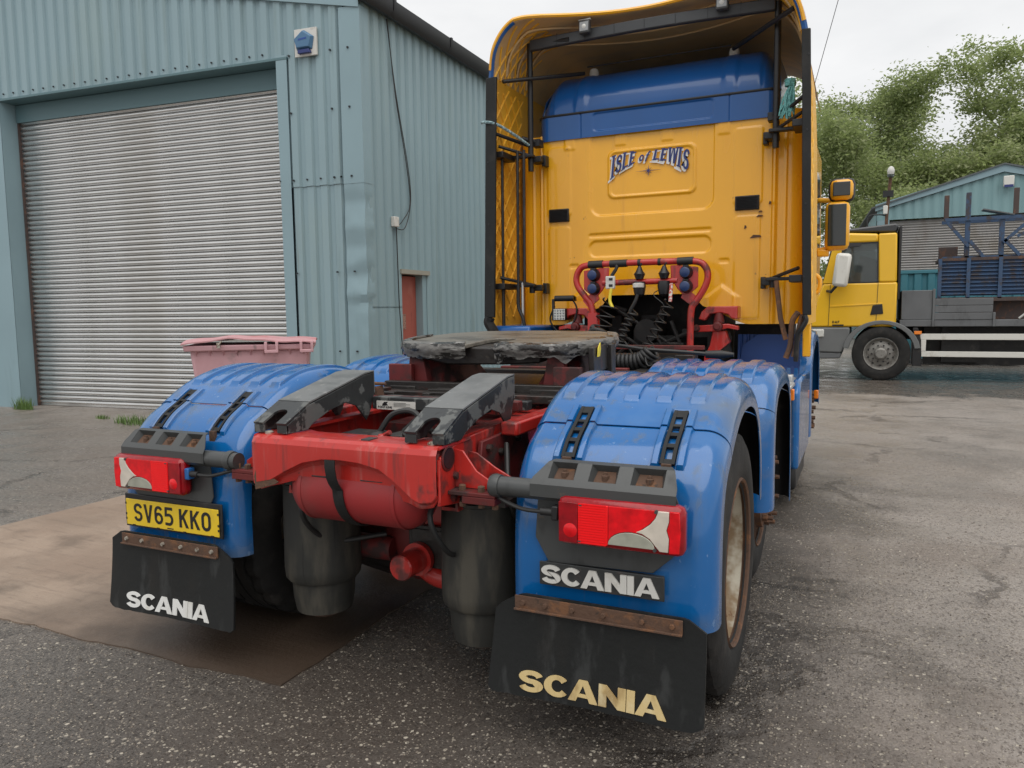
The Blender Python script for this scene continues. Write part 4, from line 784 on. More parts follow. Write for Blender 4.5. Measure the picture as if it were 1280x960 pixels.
# webbed outrigger carrying the lamp tube (right and left)
for sx in (-1, 1):
    m2 = MB(); m2.prism([(.388, .80), (.53, .80), (.53, .825), (.47, .86), (.42, .925), (.388, .93)], (0, .0, 0), (sx, 0, 0), (0, 0, 1), (0, 1, 0), .008); m2.prism([(.388, .80), (.55, .80), (.55, .825), (.49, .855), (.42, .90), (.388, .905)], (0, .10, 0), (sx, 0, 0), (0, 0, 1), (0, 1, 0), .008); tb(m2, 'outrigger_web', red, bevel=.002)
    m2 = MB(); m2.rng(sx*.388, sx*.56, -.05, .11, .785, .798); m2.rng(sx*.44, sx*.56, -.05, .0, .76, .784); tb(m2, 'outrigger_plate', red_dk, bevel=.002)
    m2 = MB()
    for xx in (.43, .5, .55): m2.lathe([(.798, .013), (.815, .013), (.818, .008)], (sx*xx, -.025, 0), 'Z', 6); m2.lathe([(.745, .012), (.76, .012)], (sx*xx, -.025, 0), 'Z', 6)
    tb(m2, 'bolt', rust_m)
    m2 = MB(); m2.lathe([(.0, .032), (.17, .032)], (.54 if sx > 0 else -.71, -.03, .826), 'X', 20); m2.lathe([(0, .036), (.012, .039), (.03, .036)], (.545 if sx > 0 else -.595, -.03, .826), 'X', 20); tb(m2, 'lamp_tube', dkgrey)
# --- air tank with strap
mb = MB(); ax = [(-.285, .0), (-.282, .03), (-.272, .065), (-.255, .095), (-.23, .115), (-.20, .126), (.20, .126), (.23, .115), (.255, .095), (.272, .065), (.282, .03), (.285, .0)]
mb.lathe(ax, (0, .03, .755), 'X', 36, caps=False); mb.lathe([(-.205, .1275), (-.195, .129), (-.19, .1275)], (0, .03, .755), 'X', 36, caps=False); mb.lathe([(.19, .1275), (.195, .129), (.205, .1275)], (0, .03, .755), 'X', 36, caps=False); tank = tb(mb, 'air_tank', tank_red)
mb = MB(); pth = [(-.03, -.127, .885), (-.028, -.131, .86), (-.026, -.126, .82), (-.024, -.118, .80)]+[(-.022+.03*t, .03+.131*cos(radians(a)), .755+.131*sin(radians(a))) for t, a in ((i/14, lerp(172, 300, i/14)) for i in range(15))]
v = []
for q in pth: v += [(q[0]-.021, q[1], q[2]), (q[0]-.003, q[1]-.003, q[2]), (q[0]+.003, q[1]-.003, q[2]), (q[0]+.021, q[1], q[2])]
mb.add(v, [(4*i+k, 4*i+k+1, 4*i+5+k, 4*i+4+k) for i in range(len(pth)-1) for k in range(3)]); tb(mb, 'tank_strap', rub, tank, solid=.005)
for xx in (-.10, .11): mb = MB(); mb.box((xx, -.072, .822), (.09, .006, .035), Matrix.Rotation(radians(-50), 3, 'X')); tb(mb, 'strap_shim', dkgrey, tank)
mb = MB(); mb.box((.09, -.06, .954), (.035, .05, .006)); tb(mb, 'sticker', dkgrey, xm)
# --- axle, hub reduction, red cylinder
mb = MB(); mb.lathe([(-.62, .085), (-.35, .09), (-.22, .12), (-.16, .2), (-.08, .24), (.08, .24), (.16, .2), (.22, .12), (.35, .09), (.62, .085)], (0, .59, .47), 'X', 28); tb(mb, 'drive_axle', red_dk)
mb = MB(); mb.lathe([(-.02, .0), (-.018, .045), (-.012, .05), (.10, .05), (.10, .066), (.125, .066)], (.045, .19, .415), 'Y', 26); cy = tb(mb, 'spring_brake_cylinder', red)
mb = MB(); mb.box((.075, .335, .46), (.17, .02, .17)); mb.box((.075, .325, .46), (.14, .01, .14)); tb(mb, 'mounting_plate', greasy, cy, bevel=.003)
mb = MB(); mb.prism([(.02, .33), (.20, .34), (.215, .55), (.20, .74), (.08, .74), (.06, .60), (-.06, .56)], (0, .36, 0), (1, 0, 0), (0, 0, 1), (0, 1, 0), .03); tb(mb, 'axle_bracket', red, bevel=.006)
mb = MB(); mb.tube(smooth_path([(.03, .36, .37), (.12, .36, .33), (.24, .38, .34), (.34, .45, .38)]), .045, 12); tb(mb, 'anti_roll_bar', red)
mb = MB(); mb.tube([(-.45, .36, .42), (-.1, .36, .42)], .05, 12); tb(mb, 'anti_roll_bar', red_dk)
# --- air bellows
for sx in (-1, 1):
    pr = [(.18, .09), (.186, .112), (.24, .122), (.315, .127), (.317, .140), (.33, .150), (.37, .154), (.62, .151), (.70, .148), (.705, .153), (.715, .153), (.72, .14), (.735, .14)]
    mb = MB(); mb.lathe(pr, (sx*.368, .235, 0), 'Z', 40); bl = tb(mb, 'air_bellows', bel_m)
    mb = MB(); mb.lathe([(.16, .06), (.18, .085)], (sx*.368, .235, 0), 'Z', 20); tb(mb, 'bellows_foot', rust_m, bl)
    mb = MB(); mb.rng(sx*.25, sx*.56, .03, .35, .737, .755); tb(mb, 'bellows_plate', greasy)
    mb = MB(); mb.box((sx*.375, .62, .28), (.15, .5, .1), Matrix.Rotation(radians(-28), 3, 'X')); tb(mb, 'suspension_arm', greasy, bevel=.01)
    mb = MB(); mb.prism([(.12, .75), (.34, .72), (.45, .60), (.55, .60), (.60, .76), (.55, .94), (.16, .93)], (sx*.395, 0, 0), (0, 1, 0), (0, 0, 1), (sx, 0, 0), .018); hg = tb(mb, 'suspension_hanger', red_dk, bevel=.004)
    mb = MB()
    for (yy, zz) in ((.2, .90), (.3, .87), (.45, .9), (.22, .79), (.5, .78), (.5, .68)): mb.lathe([(0, .015), (.016, .015), (.019, .009)], (sx*.413 if sx > 0 else -.439, yy, zz), 'X', 6)
    tb(mb, 'bolt', greasy, hg)
    mb = MB(); mb.bar((sx*.45, .30, .955), (sx*.49, 1.5, .97), .07, .05); tb(mb, 'frame_outrigger', red, bevel=.008)
# hoses and welds around the frame end
for q in ([(.30, .16, .80), (.30, -.02, .70), (.33, .05, .55), (.30, .25, .50)], [(-.30, .2, .82), (-.29, .02, .66), (-.27, .15, .5), (-.1, .3, .5)], [(.44, .3, .9), (.52, .15, .74), (.50, .30, .6), (.45, .5, .6)], [(-.42, .02, .80), (-.50, .0, .74), (-.52, .2, .70), (-.5, .4, .74)]):
    mb = MB(); mb.tube(smooth_path(q), .010, 8); tb(mb, 'brake_hose', cable_m)
for sx in (-1, 1):
    mb = MB(); mb.tube([(sx*.386, -.10+.03*i, .945+.003*(i % 2)) for i in range(8)], [.006+.0015*(i % 2) for i in range(8)], 6); mb.tube([(sx*.389, -.105, .77+.02*i) for i in range(8)], [.005+.0015*(i % 2) for i in range(8)], 6); tb(mb, 'weld_bead', red, split=True)
# --- ramps over the frame ends
for sx in (-1, 1):
    x0, x1 = .25, .40
    side_p = [(-.085, .955), (-.085, .985), (.045, 1.048), (.40, 1.13), (.46, 1.135), (.46, 1.05), (.43, .98), (.40, .94), (.375, .965), (.33, 1.01), (.26, 1.03), (.16, 1.01), (.06, .975), (.03, .955)]
    mb = MB()
    for xx, d in ((x0, 1), (x1, -1)): mb.prism(side_p, (sx*xx, 0, 0), (0, 1, 0), (0, 0, 1), (sx*d, 0, 0), .007)
    rp_ = tb(mb, 'ramp', ramp_m, bevel=.002)
    mb = MB()      # top plate with a slot in its tip
    y0, z0, y1, z1 = -.087, .9865, .045, 1.0495; c = (x0+x1)/2; U = Vector((sx, 0, 0)); V = Vector((0, y1-y0, z1-z0)); Ln = V.length; V.normalize(); Nn = Vector((0, -V.z, V.y))
    hw = .075; sw = .031; sl = .088
    mb.prism([(-hw, 0), (-sw, 0), (-sw, sl-.03)]+[(sw*cos(radians(a)), sl-.03+.033*sin(radians(a))) for a in range(165, 0, -15)]+[(sw, sl-.03), (sw, 0), (hw, 0), (hw, Ln), (-hw, Ln)], (sx*c, y0, z0), U, V, Nn, .008)
    for a_, b_ in ((-hw, -sw), (sw, hw)): mb.rng(sx*(c+a_), sx*(c+b_), -.086, -.078, .957, .985)
    tb(mb, 'ramp_tip', ramp_m, rp_)
    mb = MB(); mb.add([(sx*x0, y1, z1+.007), (sx*x1, y1, z1+.007), (sx*x1, .40, 1.137), (sx*x0, .40, 1.137), (sx*x0, .46, 1.142), (sx*x1, .46, 1.142), (sx*x0, .462, 1.05), (sx*x1, .462, 1.05)], [(0, 1, 2, 3), (3, 2, 5, 4), (4, 5, 7, 6)]); tb(mb, 'ramp_top', ramp_top, rp_, solid=.006)
    mb = MB(); mb.lathe([(.950, .016), (.958, .016), (.962, .010)], (sx*(c+.02), -.07, 0), 'Z', 10); tb(mb, 'bolt', zinc, rp_)
mb = MB(); mb.rng(-.249, .249, .44, .50, .985, 1.035); bm_ = tb(mb, 'ramp_cross_beam', ramp_m, bevel=.004)
mb = MB(); mb.rng(-.225, -.035, .4375, .4395, .984, 1.020); lb = tb(mb, 'maker_label', paper, bm_)
mb = text_mesh('FONTAINE', {'F': .7, 'O': .9, 'N': .9, 'T': .8, 'A': .9, 'I': .25, 'E': .7}, .12, (-.218, .4372, .989), (1, 0, 0), (0, 0, 1), (0, -1, 0), .009, .0005, width=.07, t=.2); mb.prism([(0, 0), (.03, .002), (.024, .010), (.03, .018), (.012, .016), (.004, .010)], (-.198, .4372, .999), (1, 0, 0), (0, 0, 1), (0, -1, 0), .0005)
for k in range(4): mb.rng(-.14, -.14+.06+.02*(k % 2), .4366, .4372, 1.012-k*.005, 1.0135-k*.005)
tb(mb, 'label_print', ink, lb)
# --- valves, hoses between the rails
mb = MB(); mb.box((-.12, .20, .88), (.14, .12, .10)); mb.box((.05, .24, .87), (.10, .14, .12)); mb.lathe([(.82, .04), (.93, .04), (.94, .02)], (-.03, .16, 0), 'Z', 12); mb.lathe([(.84, .03), (.95, .032)], (.13, .14, 0), 'Z', 12); tb(mb, 'valve_block', greasy, bevel=.006)
mb = MB(); mb.lathe([(.86, .022), (.93, .022), (.94, .015)], (.02, .12, 0), 'Z', 10); mb.tube([(.02, .12, .93), (.06, .11, .95)], .01, 6); tb(mb, 'drain_tap', red, split=True)
mb = MB(); mb.tube(smooth_path([(-.05, .2, .93), (.0, .22, 1.0), (.08, .24, 1.01), (.16, .22, .95), (.18, .3, .9)]), .011, 8); mb.tube(smooth_path([(.02, .26, .93), (.1, .3, 1.0), (.2, .3, .98), (.24, .34, .9)]), .009, 8); tb(mb, 'air_hose', cable_m)
mb = MB(); mb.rng(-.30, .30, .18, .5, .72, .80); mb.rng(-.30, .30, .6, 1.0, .74, .9); tb(mb, 'inner_crossmember', red_dk)
# --- fifth wheel
fw = MB()
def plate(x0, x1, y0, y1, seed):
    mb = MB(); rnd = random.Random(seed)
    def fn(i, j):
        x = lerp(x0, x1, i); y = lerp(y0, y1, j); return (x, y, 1.262+.006*mnoise.noise(Vector((x*14, y*14, 1)))-.02*max(0, (abs(x)-.42)/.1)**2)
    mb.grid(fn, 26, 20); return mb
PO = [(-.07, .95), (-.20, .90), (-.36, .93), (-.47, 1.03), (-.53, 1.18), (-.53, 1.36), (-.47, 1.55), (-.34, 1.68), (0, 1.72), (.34, 1.68), (.47, 1.55), (.53, 1.36), (.53, 1.18), (.47, 1.03), (.36, .93), (.20, .90), (.07, .95), (.07, 1.20), (.05, 1.25), (-.05, 1.25), (-.07, 1.20)]
mb = MB(); mb.prism([(x, y) for x, y in PO], (0, 0, 1.235), (1, 0, 0), (0, 1, 0), (0, .0, 1), .02); f5 = tb(mb, 'fifth_wheel_plate', grease_top, bevel=.004)
# lumpy grease crust hanging over the rear and side edge
def crust(path, seed, z_t, h0, h1, thick):
    mb = MB(); P = smooth_path([Vector((x, y, 0)) for x, y in path], 14); n = len(P); v = []; m = 9
    for i, q in enumerate(P):
        t = (P[min(i+1, n-1)]-P[max(i-1, 0)]).normalized(); nn = Vector((t.y, -t.x, 0)); s = i*.22+seed
        drop = h0+h1*max(0, mnoise.noise(Vector((s*.55, seed, 0)))+.25)+.006*mnoise.noise(Vector((s*2.0, seed, 4)))
        for j in range(m):
            a = j/(m-1); o = thick*sin(pi*min(1, a*1.12))*(.6+.35*mnoise.noise(Vector((s*.8, j*.6, seed))))+.004*mnoise.noise(Vector((s*3, j*1.3, seed+3)))
            zz = z_t+.006-drop*a**1.2+.004*mnoise.noise(Vector((s*3, j, 8)))
            v.append(q+nn*(o-.012 if j else -.05)+Vector((0, 0, zz if j else z_t+.004)))
    mb.add(v, [(i*m+j, (i+1)*m+j, (i+1)*m+j+1, i*m+j+1) for i in range(n-1) for j in range(m-1)]); return mb
crust([(-.54, 1.36), (-.535, 1.18), (-.47, 1.02), (-.36, .925), (-.20, .895), (-.075, .945)], 3.1, 1.258, .062, .030, .020).build('grease_crust', grease, f5, solid=.008, ang=60)
crust([(.075, .945), (.20, .895), (.36, .925), (.47, 1.02), (.535, 1.18), (.54, 1.36), (.48, 1.55)], 7.7, 1.258, .062, .042, .022).build('grease_crust', grease, f5, solid=.008, ang=60)
mb = MB(); mb.prism([(-.30, .02), (-.34, -.04), (-.2, -.065), (.1, -.06), (.28, -.05), (.30, .02)], (0, 1.0, 1.215), (1, 0, 0), (0, 0, 1), (0, 1, 0), .5); mb.prism([(-.46, .02), (-.44, -.03), (.44, -.03), (.46, .02)], (0, 1.15, 1.215), (1, 0, 0), (0, 0, 1), (0, 1, 0), .4); tb(mb, 'plate_underside', greasy, f5, bevel=.008)
for sx in (-1, 1):
    mb = MB(); mb.add([(sx*.30, 1.18, 1.20), (sx*.42, 1.18, 1.20), (sx*.42, 1.38, 1.20), (sx*.30, 1.38, 1.20), (sx*.25, 1.02, 1.03), (sx*.45, 1.02, 1.03), (sx*.45, 1.56, 1.03), (sx*.25, 1.56, 1.03)], [(0, 1, 2, 3), (4, 7, 6, 5), (0, 4, 5, 1), (1, 5, 6, 2), (2, 6, 7, 3), (3, 7, 4, 0)]); pe = tb(mb, 'pedestal', red_dk, bevel=.01)
    mb = MB(); mb.prism([(sx*.30, 1.03), (sx*.42, 1.03), (sx*.40, 1.19), (sx*.33, 1.19)], (0, .98, 0), (1, 0, 0), (0, 0, 1), (0, 1, 0), .05); tb(mb, 'pedestal_rib', red_dk, pe, bevel=.004)
    mb = MB(); mb.rng(sx*.37, sx*.50, .94, .97, 1.035, 1.135); tb(mb, 'stop_block', red_dk, bevel=.004)
mb = MB(); mb.rng(.515, .54, 1.0, 1.2, 1.12, 1.24); mb.rng(.50, .56, 1.2, 1.26, .98, 1.235); tb(mb, 'plate_bracket', greasy, f5, bevel=.004)
mb = MB(); mb.prism([(0, 0), (.03, .0), (.045, .03), (.04, .06), (.012, .04)], (.545, 1.03, 1.195), (0, 1, 0), (0, 0, 1), (1, 0, 0), .004); tb(mb, 'yellow_tag', yel_tube, f5)
mb = MB(); _c = Vector((0, 1.35, 1.25)); _m = Matrix.Translation(_c) @ Matrix.Rotation(radians(3.2), 4, 'X') @ Matrix.Translation(-_c)
for o_ in [f5]+[q for q in COL.objects if q.parent is f5]: o_.data.transform(_m)
mb = MB(); mb.rng(-.56, .56, .98, 1.75, 1.0, 1.03); mb.rng(-.62, .62, .80, .88, .985, 1.02); mb.rng(-.60, .60, 1.9, 2.0, .98, 1.04); sp = tb(mb, 'mounting_plate', greasy, bevel=.004)
rnd = random.Random(5)
mb = MB()
for i in range(34):
    x = rnd.uniform(-.5, .5); y = rnd.uniform(.62, 1.0); mb.box((x, y, rnd.uniform(.965, 1.03)), (rnd.uniform(.03, .16), rnd.uniform(.02, .08), rnd.uniform(.012, .035)))
tb(mb, 'slider_rack', greasy, sp, bevel=.003)
for (x0_, x1_, yy, zz, m_) in ((-.36, .36, .58, 1.0, red_dk), (-.36, .36, .68, .99, ramp_m), (-.5, .5, .9, 1.035, greasy)):
    mb = MB(); mb.rng(x0_, x1_, yy, yy+.05, zz-.02, zz+.02); tb(mb, 'cross_tie', m_, bevel=.004)
mb = MB(); mb.tube([(-.43, .62, .99), (-.40, .60, 1.07)], .018, 8); mb.tube([(-.33, .62, .99), (-.34, .62, 1.06)], .02, 8); mb.tube([(-.44, .6, 1.075), (-.30, .62, 1.07)], .008, 6); tb(mb, 'grease_valve', rust_m)
# --- mudguards
def profile(pts, k=10):
    P = [Vector((y, z)) for y, z in [(q.x, q.y) for q in smooth_path([(a, b, 0) for a, b in pts], k)]]; s = [0]
    for i in range(1, len(P)): s.append(s[-1]+(P[i]-P[i-1]).length)
    return P, s
def at(PS, q):
    P, s = PS
    q = max(0, min(s[-1], q)); i = 0
    while i < len(s)-2 and s[i+1] < q: i += 1
    t = (q-s[i])/(s[i+1]-s[i]); p = P[i].lerp(P[i+1], t); d = P[min(i+2, len(P)-1)]-P[max(i-1, 0)]; d.normalize(); return p, Vector((-d.y, d.x))
def s_of(PS, fn):
    P, s = PS
    for i in range(len(P)):
        if fn(P[i]): return s[i]
    return s[-1]
def guard(sx, pts, xi, xo, ribs, seams, rib_rng, straps=True, name='mudguard'):
    PS = profile(pts); T = PS[1][-1]
    root = None; R = .07
    cut = [0]+seams+[T]
    S_ = [s_of(PS, q) if callable(q) else q for q in cut]
    r0, r1 = s_of(PS, rib_rng[0]), s_of(PS, rib_rng[1])
    xs = [(xi, .07), (xi+.004, .045), (xi+.016, .022), (xi+.036, .006), (xi+.05, 0)]
    nn = 150
    for i in range(1, nn): xs.append((lerp(xi+.05, xo-R, i/nn), 0))
    for a in range(0, 91, 10): xs.append((xo-R+R*sin(radians(a)), R*(1-cos(radians(a)))))
    xs.append((xo, .105))
    for k in range(len(S_)-1):
        a, b = S_[k]+(.0015 if k else 0), S_[k+1]-(.0015 if k < len(S_)-2 else 0)
        top = (k == 1)
        nv = max(10, int((b-a)/.012)); mb = MB(); v = []
        for j in range(nv+1):
            q = lerp(a, b, j/nv); p, nrm = at(PS, q)
            for x, d in xs:
                off = -d+(.005 if top else 0)
                if d == 0 and r0 < q < r1:
                    e = min(sstep(r0, r0+.018, q), 1-sstep(r1-.018, r1, q))
                    for c in ribs: off += .012*e*(1-sstep(.023, .0285, abs(x-c)))
                if d == 0 and straps:
                    for c in STR:
                        dx = abs(x-c)
                        if dx < .06 and SA < q < SB:
                            e = min(sstep(SA, SA+.01, q), 1-sstep(SB-.01, SB, q)); off += e*(.013*sstep(.027, .031, dx)*(1-sstep(.048, .054, dx))-.004*(1-sstep(.026, .032, dx)))
                w = .0004*mnoise.noise(Vector((x*6, q*6, sx*3)))
                v.append((sx*x, p.x+nrm.x*(off+w), p.y+nrm.y*(off+w)))
        m_ = len(xs); mb.add(v, [(j*m_+i, j*m_+i+1, (j+1)*m_+i+1, (j+1)*m_+i) for j in range(nv) for i in range(m_-1)])
        nm = name if k == 0 else ('top_section' if k == 1 else 'front_section')
        o = mb.build(nm, blu, TR if root is None else root, solid=.004, ang=26)
        o.data.materials.append(blk); o.modifiers['solid'].material_offset = 1; o.modifiers['solid'].material_offset_rim = 0
        if root is None: root = o
    return root, PS
RP = [(0.0, .425), (0.0, .60), (.012, .74), (.05, .86), (.12, .945), (.21, 1.0), (.33, 1.068), (.45, 1.112), (.6, 1.13), (.75, 1.118), (.88, 1.075), (1.0, .99), (1.08, .88), (1.12, .75), (1.13, .6)]
_ps = profile(RP); SA = s_of(_ps, lambda p: p.y > .895); SB = s_of(_ps, lambda p: p.y > 1.045); STR = (.765, 1.088)
RIBS = (.674, .79, .902, 1.015, 1.128)
for sx in (-1, 1):
    gd, PS = guard(sx, RP, .585, 1.25, RIBS, [lambda p: p.y > .998, lambda p: p.x > 1.02], (lambda p: p.x > .325, lambda p: p.x > .93))
    # rubber straps
    for c in STR:
        mb = MB(); w = .023; n = 24
        def sp_(q, x, o): p, nr = at(PS, lerp(SA+.012, SB-.012, q)); return (sx*x, p.x+nr.x*o, p.y+nr.y*o)
        for (xa, xb) in ((c-w, c-w+.011), (c+w-.011, c+w)):
            v = []
            for i in range(n+1): v += [sp_(i/n, xa, .004), sp_(i/n, xa, .014), sp_(i/n, xb, .014), sp_(i/n, xb, .004)]
            mb.add(v, [(4*i+a, 4*i+(a+1) % 4, 4*i+4+(a+1) % 4, 4*i+4+a) for i in range(n) for a in range(4)]+[(0, 1, 2, 3), (4*n, 4*n+3, 4*n+2, 4*n+1)])
        for (qa, qb) in ((0, .07), (.25, .31), (.46, .53), (.66, .71), (.86, 1)):
            v = []
            for i in range(3): q = lerp(qa, qb, i/2); v += [sp_(q, c-w+.01, .003), sp_(q, c-w+.01, .013), sp_(q, c+w-.01, .013), sp_(q, c+w-.01, .003)]
            mb.add(v, [(4*i+a, 4*i+(a+1) % 4, 4*i+4+(a+1) % 4, 4*i+4+a) for i in range(2) for a in range(4)]+[(0, 1, 2, 3), (8, 11, 10, 9)])
        tb(mb, 'rubber_strap', rub, gd)
        mb = MB(); p, nr = at(PS, SA-.012); mb.box((sx*c, p.x+nr.x*.006, p.y+nr.y*.006), (.03, .012, .05)); tb(mb, 'strap_hook', rust_m, gd)
STR_BAK = STR
MP = [(1.37, .45), (1.355, .65), (1.36, .82), (1.39, .93), (1.48, 1.03), (1.62, 1.085), (1.83, 1.10), (2.0, 1.09), (2.15, 1.04), (2.27, .95), (2.335, .85), (2.385, .6), (2.41, .30)]
for sx in (-1, 1): guard(sx, MP, .60, 1.262, RIBS, [lambda p: p.y > .925, lambda p: p.x > 2.28], (lambda p: p.x > 1.47, lambda p: p.x > 2.16), straps=False)
# --- lamp brackets, lamps, badge, plate, mudflaps
def lampset(sx):
    def bx(x): return sx*x
    mb = MB(); poly = [(.69, .84), (.70, .80), (.69, .67), (.735, .592), (1.07, .60), (1.135, .66), (1.145, .82), (1.13, .86)]
    mb.prism([(bx(x), z) for x, z in poly], (0, -.022, 0), (1, 0, 0), (0, 0, 1), (0, 1, 0), .006); br = tb(mb, 'lamp_bracket', dkgrey, bevel=.002)
    # stamped hood above the lamp with three pockets
    mb = MB(); X0, X1 = .69, 1.147
    secs = [(X0+.055, X1-.03, .022, .916), (X0+.042, X1-.016, -.004, .912), (X0+.004, X1, -.048, .868), (X0, X1, -.062, .850), (X0, X1, -.062, .812), (X0, X1, -.050, .800)]
    v = []
    pk = [(.738, .838), (.868, .972), (1.0, 1.115)]
    cols = [0]
    for a, b in pk: cols += [a, a+.008, b-.008, b]
    def colx(k, x0, x1):
        if k == 0: return x0
        if k == 13: return x1
        return cols[k]
    for ri, (x0, x1, y, z) in enumerate(secs):
        for k in range(14):
            x = min(max(colx(k, x0, x1), x0), x1); yy, zz = y, z
            v.append((bx(x), yy, zz))
    mb.add(v, [(r*14+k, r*14+k+1, (r+1)*14+k+1, (r+1)*14+k) for r in range(5) for k in range(13) if not (r == 1 and k in (2, 6, 10))])
    # pocket floors
    for a, b in pk:
        mb.add([(bx(a+.008), -.004, .912), (bx(b-.008), -.004, .912), (bx(b-.008), -.048, .868), (bx(a+.008), -.048, .868), (bx(a+.022), .006, .892), (bx(b-.022), .006, .892), (bx(b-.014), -.036, .852), (bx(a+.014), -.036, .852)], [(0, 1, 5, 4), (1, 2, 6, 5), (2, 3, 7, 6), (3, 0, 4, 7)])
    tb(mb, 'lamp_hood', dkgrey, br, solid=.003, ang=18)
    mb = MB()
    for a, b in pk: mb.add([(bx(a+.022), .006, .8925), (bx(b-.022), .006, .8925), (bx(b-.014), -.036, .8525), (bx(a+.014), -.036, .8525)], [(0, 1, 2, 3)]); mb.lathe([(.865, .012), (.883, .012), (.885, .007), (.893, .006)], (bx((a+b)/2), -.012, 0), 'Z', 6)
    tb(mb, 'bolt', rust_m, br)
    # tail lamp
    Xa, Xb, Za, Zb, Yf = .787, 1.176, .678, .820, -.085
    mb = MB(); mb.rng(bx(Xa), bx(Xb), Yf+.002, -.024, Za-.004, Zb+.004); lp = tb(mb, 'tail_lamp', lens_d, bevel=.022)
    q = lambda u, w: (bx(lerp(Xa+.008, Xb-.010, u)), lerp(Za+.008, Zb-.008, w))
    def lens(poly, mat, d=.012, nm='lens'):
        m_ = MB(); m_.prism([q(*t) for t in poly], (0, Yf+.0095, 0), (1, 0, 0), (0, 0, 1), (0, -1, 0), d); return tb(m_, nm, mat, lp, bevel=.0015)
    lens([(.17, .03), (.42, .03), (.42, .97), (.17, .97)], lens_b, .0135)
    lens([(.0, .0), (.165, .0), (.165, .98), (.0, .98)], lens_d, .012)
    mb = MB(); cx_, cz_ = q(.10, .30); mb.lathe([(-.006, .001), (-.005, .018), (0, .026), (.006, .028)], (cx_, Yf, cz_), 'Y', 20); tb(mb, 'fog_lamp_lens', lens_r, lp)
    arc_c = [(lerp(.42, .80, (1-cos(t))/2), .06+.34*sin(t)) for t in [pi*i/12 for i in range(13)]]
    lens(arc_c, lens_g, .013)
    top_r = [(.425, .97), (.425, .10)]+[(a, b+.02) for a, b in arc_c[1:8]]+[(.70, .52), (.76, .66), (.80, .80), (.82, .97)]
    lens(top_r, lens_r, .012)
    lens([(a, b) for a, b in [(.645, .43), (.70, .40), (.76, .30), (.80, .16), (.84, .03), (.905, .03), (.91, .35), (.89, .55), (.91, .75), (.91, .97), (.825, .97), (.805, .80), (.765, .65), (.705, .51)]], lens_w, .0125)
    lens([(.91, .0), (.99, .02), (1, .5), (.99, .98), (.915, .98), (.915, .75), (.895, .55), (.915, .35)], lens_r, .012)
    mb = MB()
    for k in range(16): z = lerp(Za+.012, Zb-.012, k/15); mb.rng(bx(lerp(Xa, Xb, .185)), bx(lerp(Xa, Xb, .41)), Yf-.0062, Yf-.002, z-.0015, z+.0015)
    tb(mb, 'reflector_ridge', lens_b, lp)
    mb = MB()
    for u_, w_ in ((.19, .93), (.81, .95), (.18, .06), (.80, .05)): a, b = q(u_, w_); mb.lathe([(-.006, .005), (.004, .006)], (a, Yf, b), 'Y', 8)
    tb(mb, 'lens_screw', dkgrey, lp)
    mb = MB(); mb.box((bx(.775), -.055, .765), (.022, .035, .045)); tb(mb, 'lamp_plug', M('plug_blue', (.02, .12, .35), .4) if sx < 0 else blk, lp, bevel=.004)
    mb = MB(); mb.tube(smooth_path([(bx(.768), -.055, .765), (bx(.74), -.06, .765), (bx(.66), -.055, .765), (bx(.58), -.04, .785), (bx(.52), .0, .80)]), .007, 8); mb.lathe([(-.02, .012), (.02, .012)], (bx(.745), -.058, .765), 'X', 10); tb(mb, 'lamp_cable', cable_m, lp)
    return br
for sx in (-1, 1):
    lampset(sx)
    # mudflap
    Xi, Xo = .546, 1.238
    mb = MB(); out = [(Xi, .175), (Xi+.006, .165), (1.19, .165), (1.225, .178), (Xo, .21), (Xo, .455), (1.18, .492), (.64, .49), (.585, .455), (.572, .40), (.555, .25)]
    def bend(x, z): return -.055-.03*(max(0, .48-z)/.32)**1.6+.006*sin(x*9)*(max(0, .48-z)/.32)
    # grid clipped to the outline by columns
    nx, nz = 40, 16; v = []
    def lim(x):
        zb = .165+(.02*max(0, (x-1.19)/.048)**2)+(.012*max(0, (Xi+.012-x)/.012)); zt = .491
        if x < .64: zt = lerp(.43, .491, max(0, (x-Xi)/(.64-Xi))**.7)
        if x > 1.18: zt = lerp(.491, .455, (x-1.18)/(Xo-1.18))
        return zb+.003*mnoise.noise(Vector((x*30, sx, 0))), zt
    for j in range(nz+1):
        for i in range(nx+1):
            x = lerp(Xi, Xo, i/nx); zb, zt = lim(x); z = lerp(zb, zt, j/nz); v.append((sx*(x+.022*(z-.17)/.3*(1-i/nx)), bend(x, z), z))
    mb.add(v, [(j*(nx+1)+i, j*(nx+1)+i+1, (j+1)*(nx+1)+i+1, (j+1)*(nx+1)+i) for j in range(nz) for i in range(nx)]); fl_ = tb(mb, 'mudflap', flapm, solid=.009)
    if sx > 0: mb = text_mesh('SCANIA', SC, .03, (.655, 0, .185), (1, 0, 0), (0, 0, 1), (0, -1, 0), .066, .003, width=.475, t=.30, kern=.10)
    else: mb = text_mesh('SCANIA', SC, .03, (-1.138, 0, .183), (1, 0, 0), (0, 0, 1), (0, -1, 0), .064, .003, width=.462, t=.30, kern=.10)
    mb.v = [(x, y+bend(abs(x), z)-.006, z) for x, y, z in mb.v]
    tb(mb, 'lettering', cream_l if sx > 0 else white_l, fl_)
    mb = MB(); mb.rng(sx*.636, sx*1.17, -.068, -.062, .442, .486); mb.rng(sx*.636, sx*1.17, -.078, -.069, .441, .447); mbar = tb(mb, 'mounting_bar', rust_m, fl_, bevel=.001)
    mb = MB()
    for xx in (.665, .74, .83, .93, 1.05, 1.14): mb.lathe([(-.008, .007), (0, .009)], (sx*xx, -.068, .465), 'Y', 8)
    tb(mb, 'bolt', zinc if sx < 0 else rust_m, mbar)
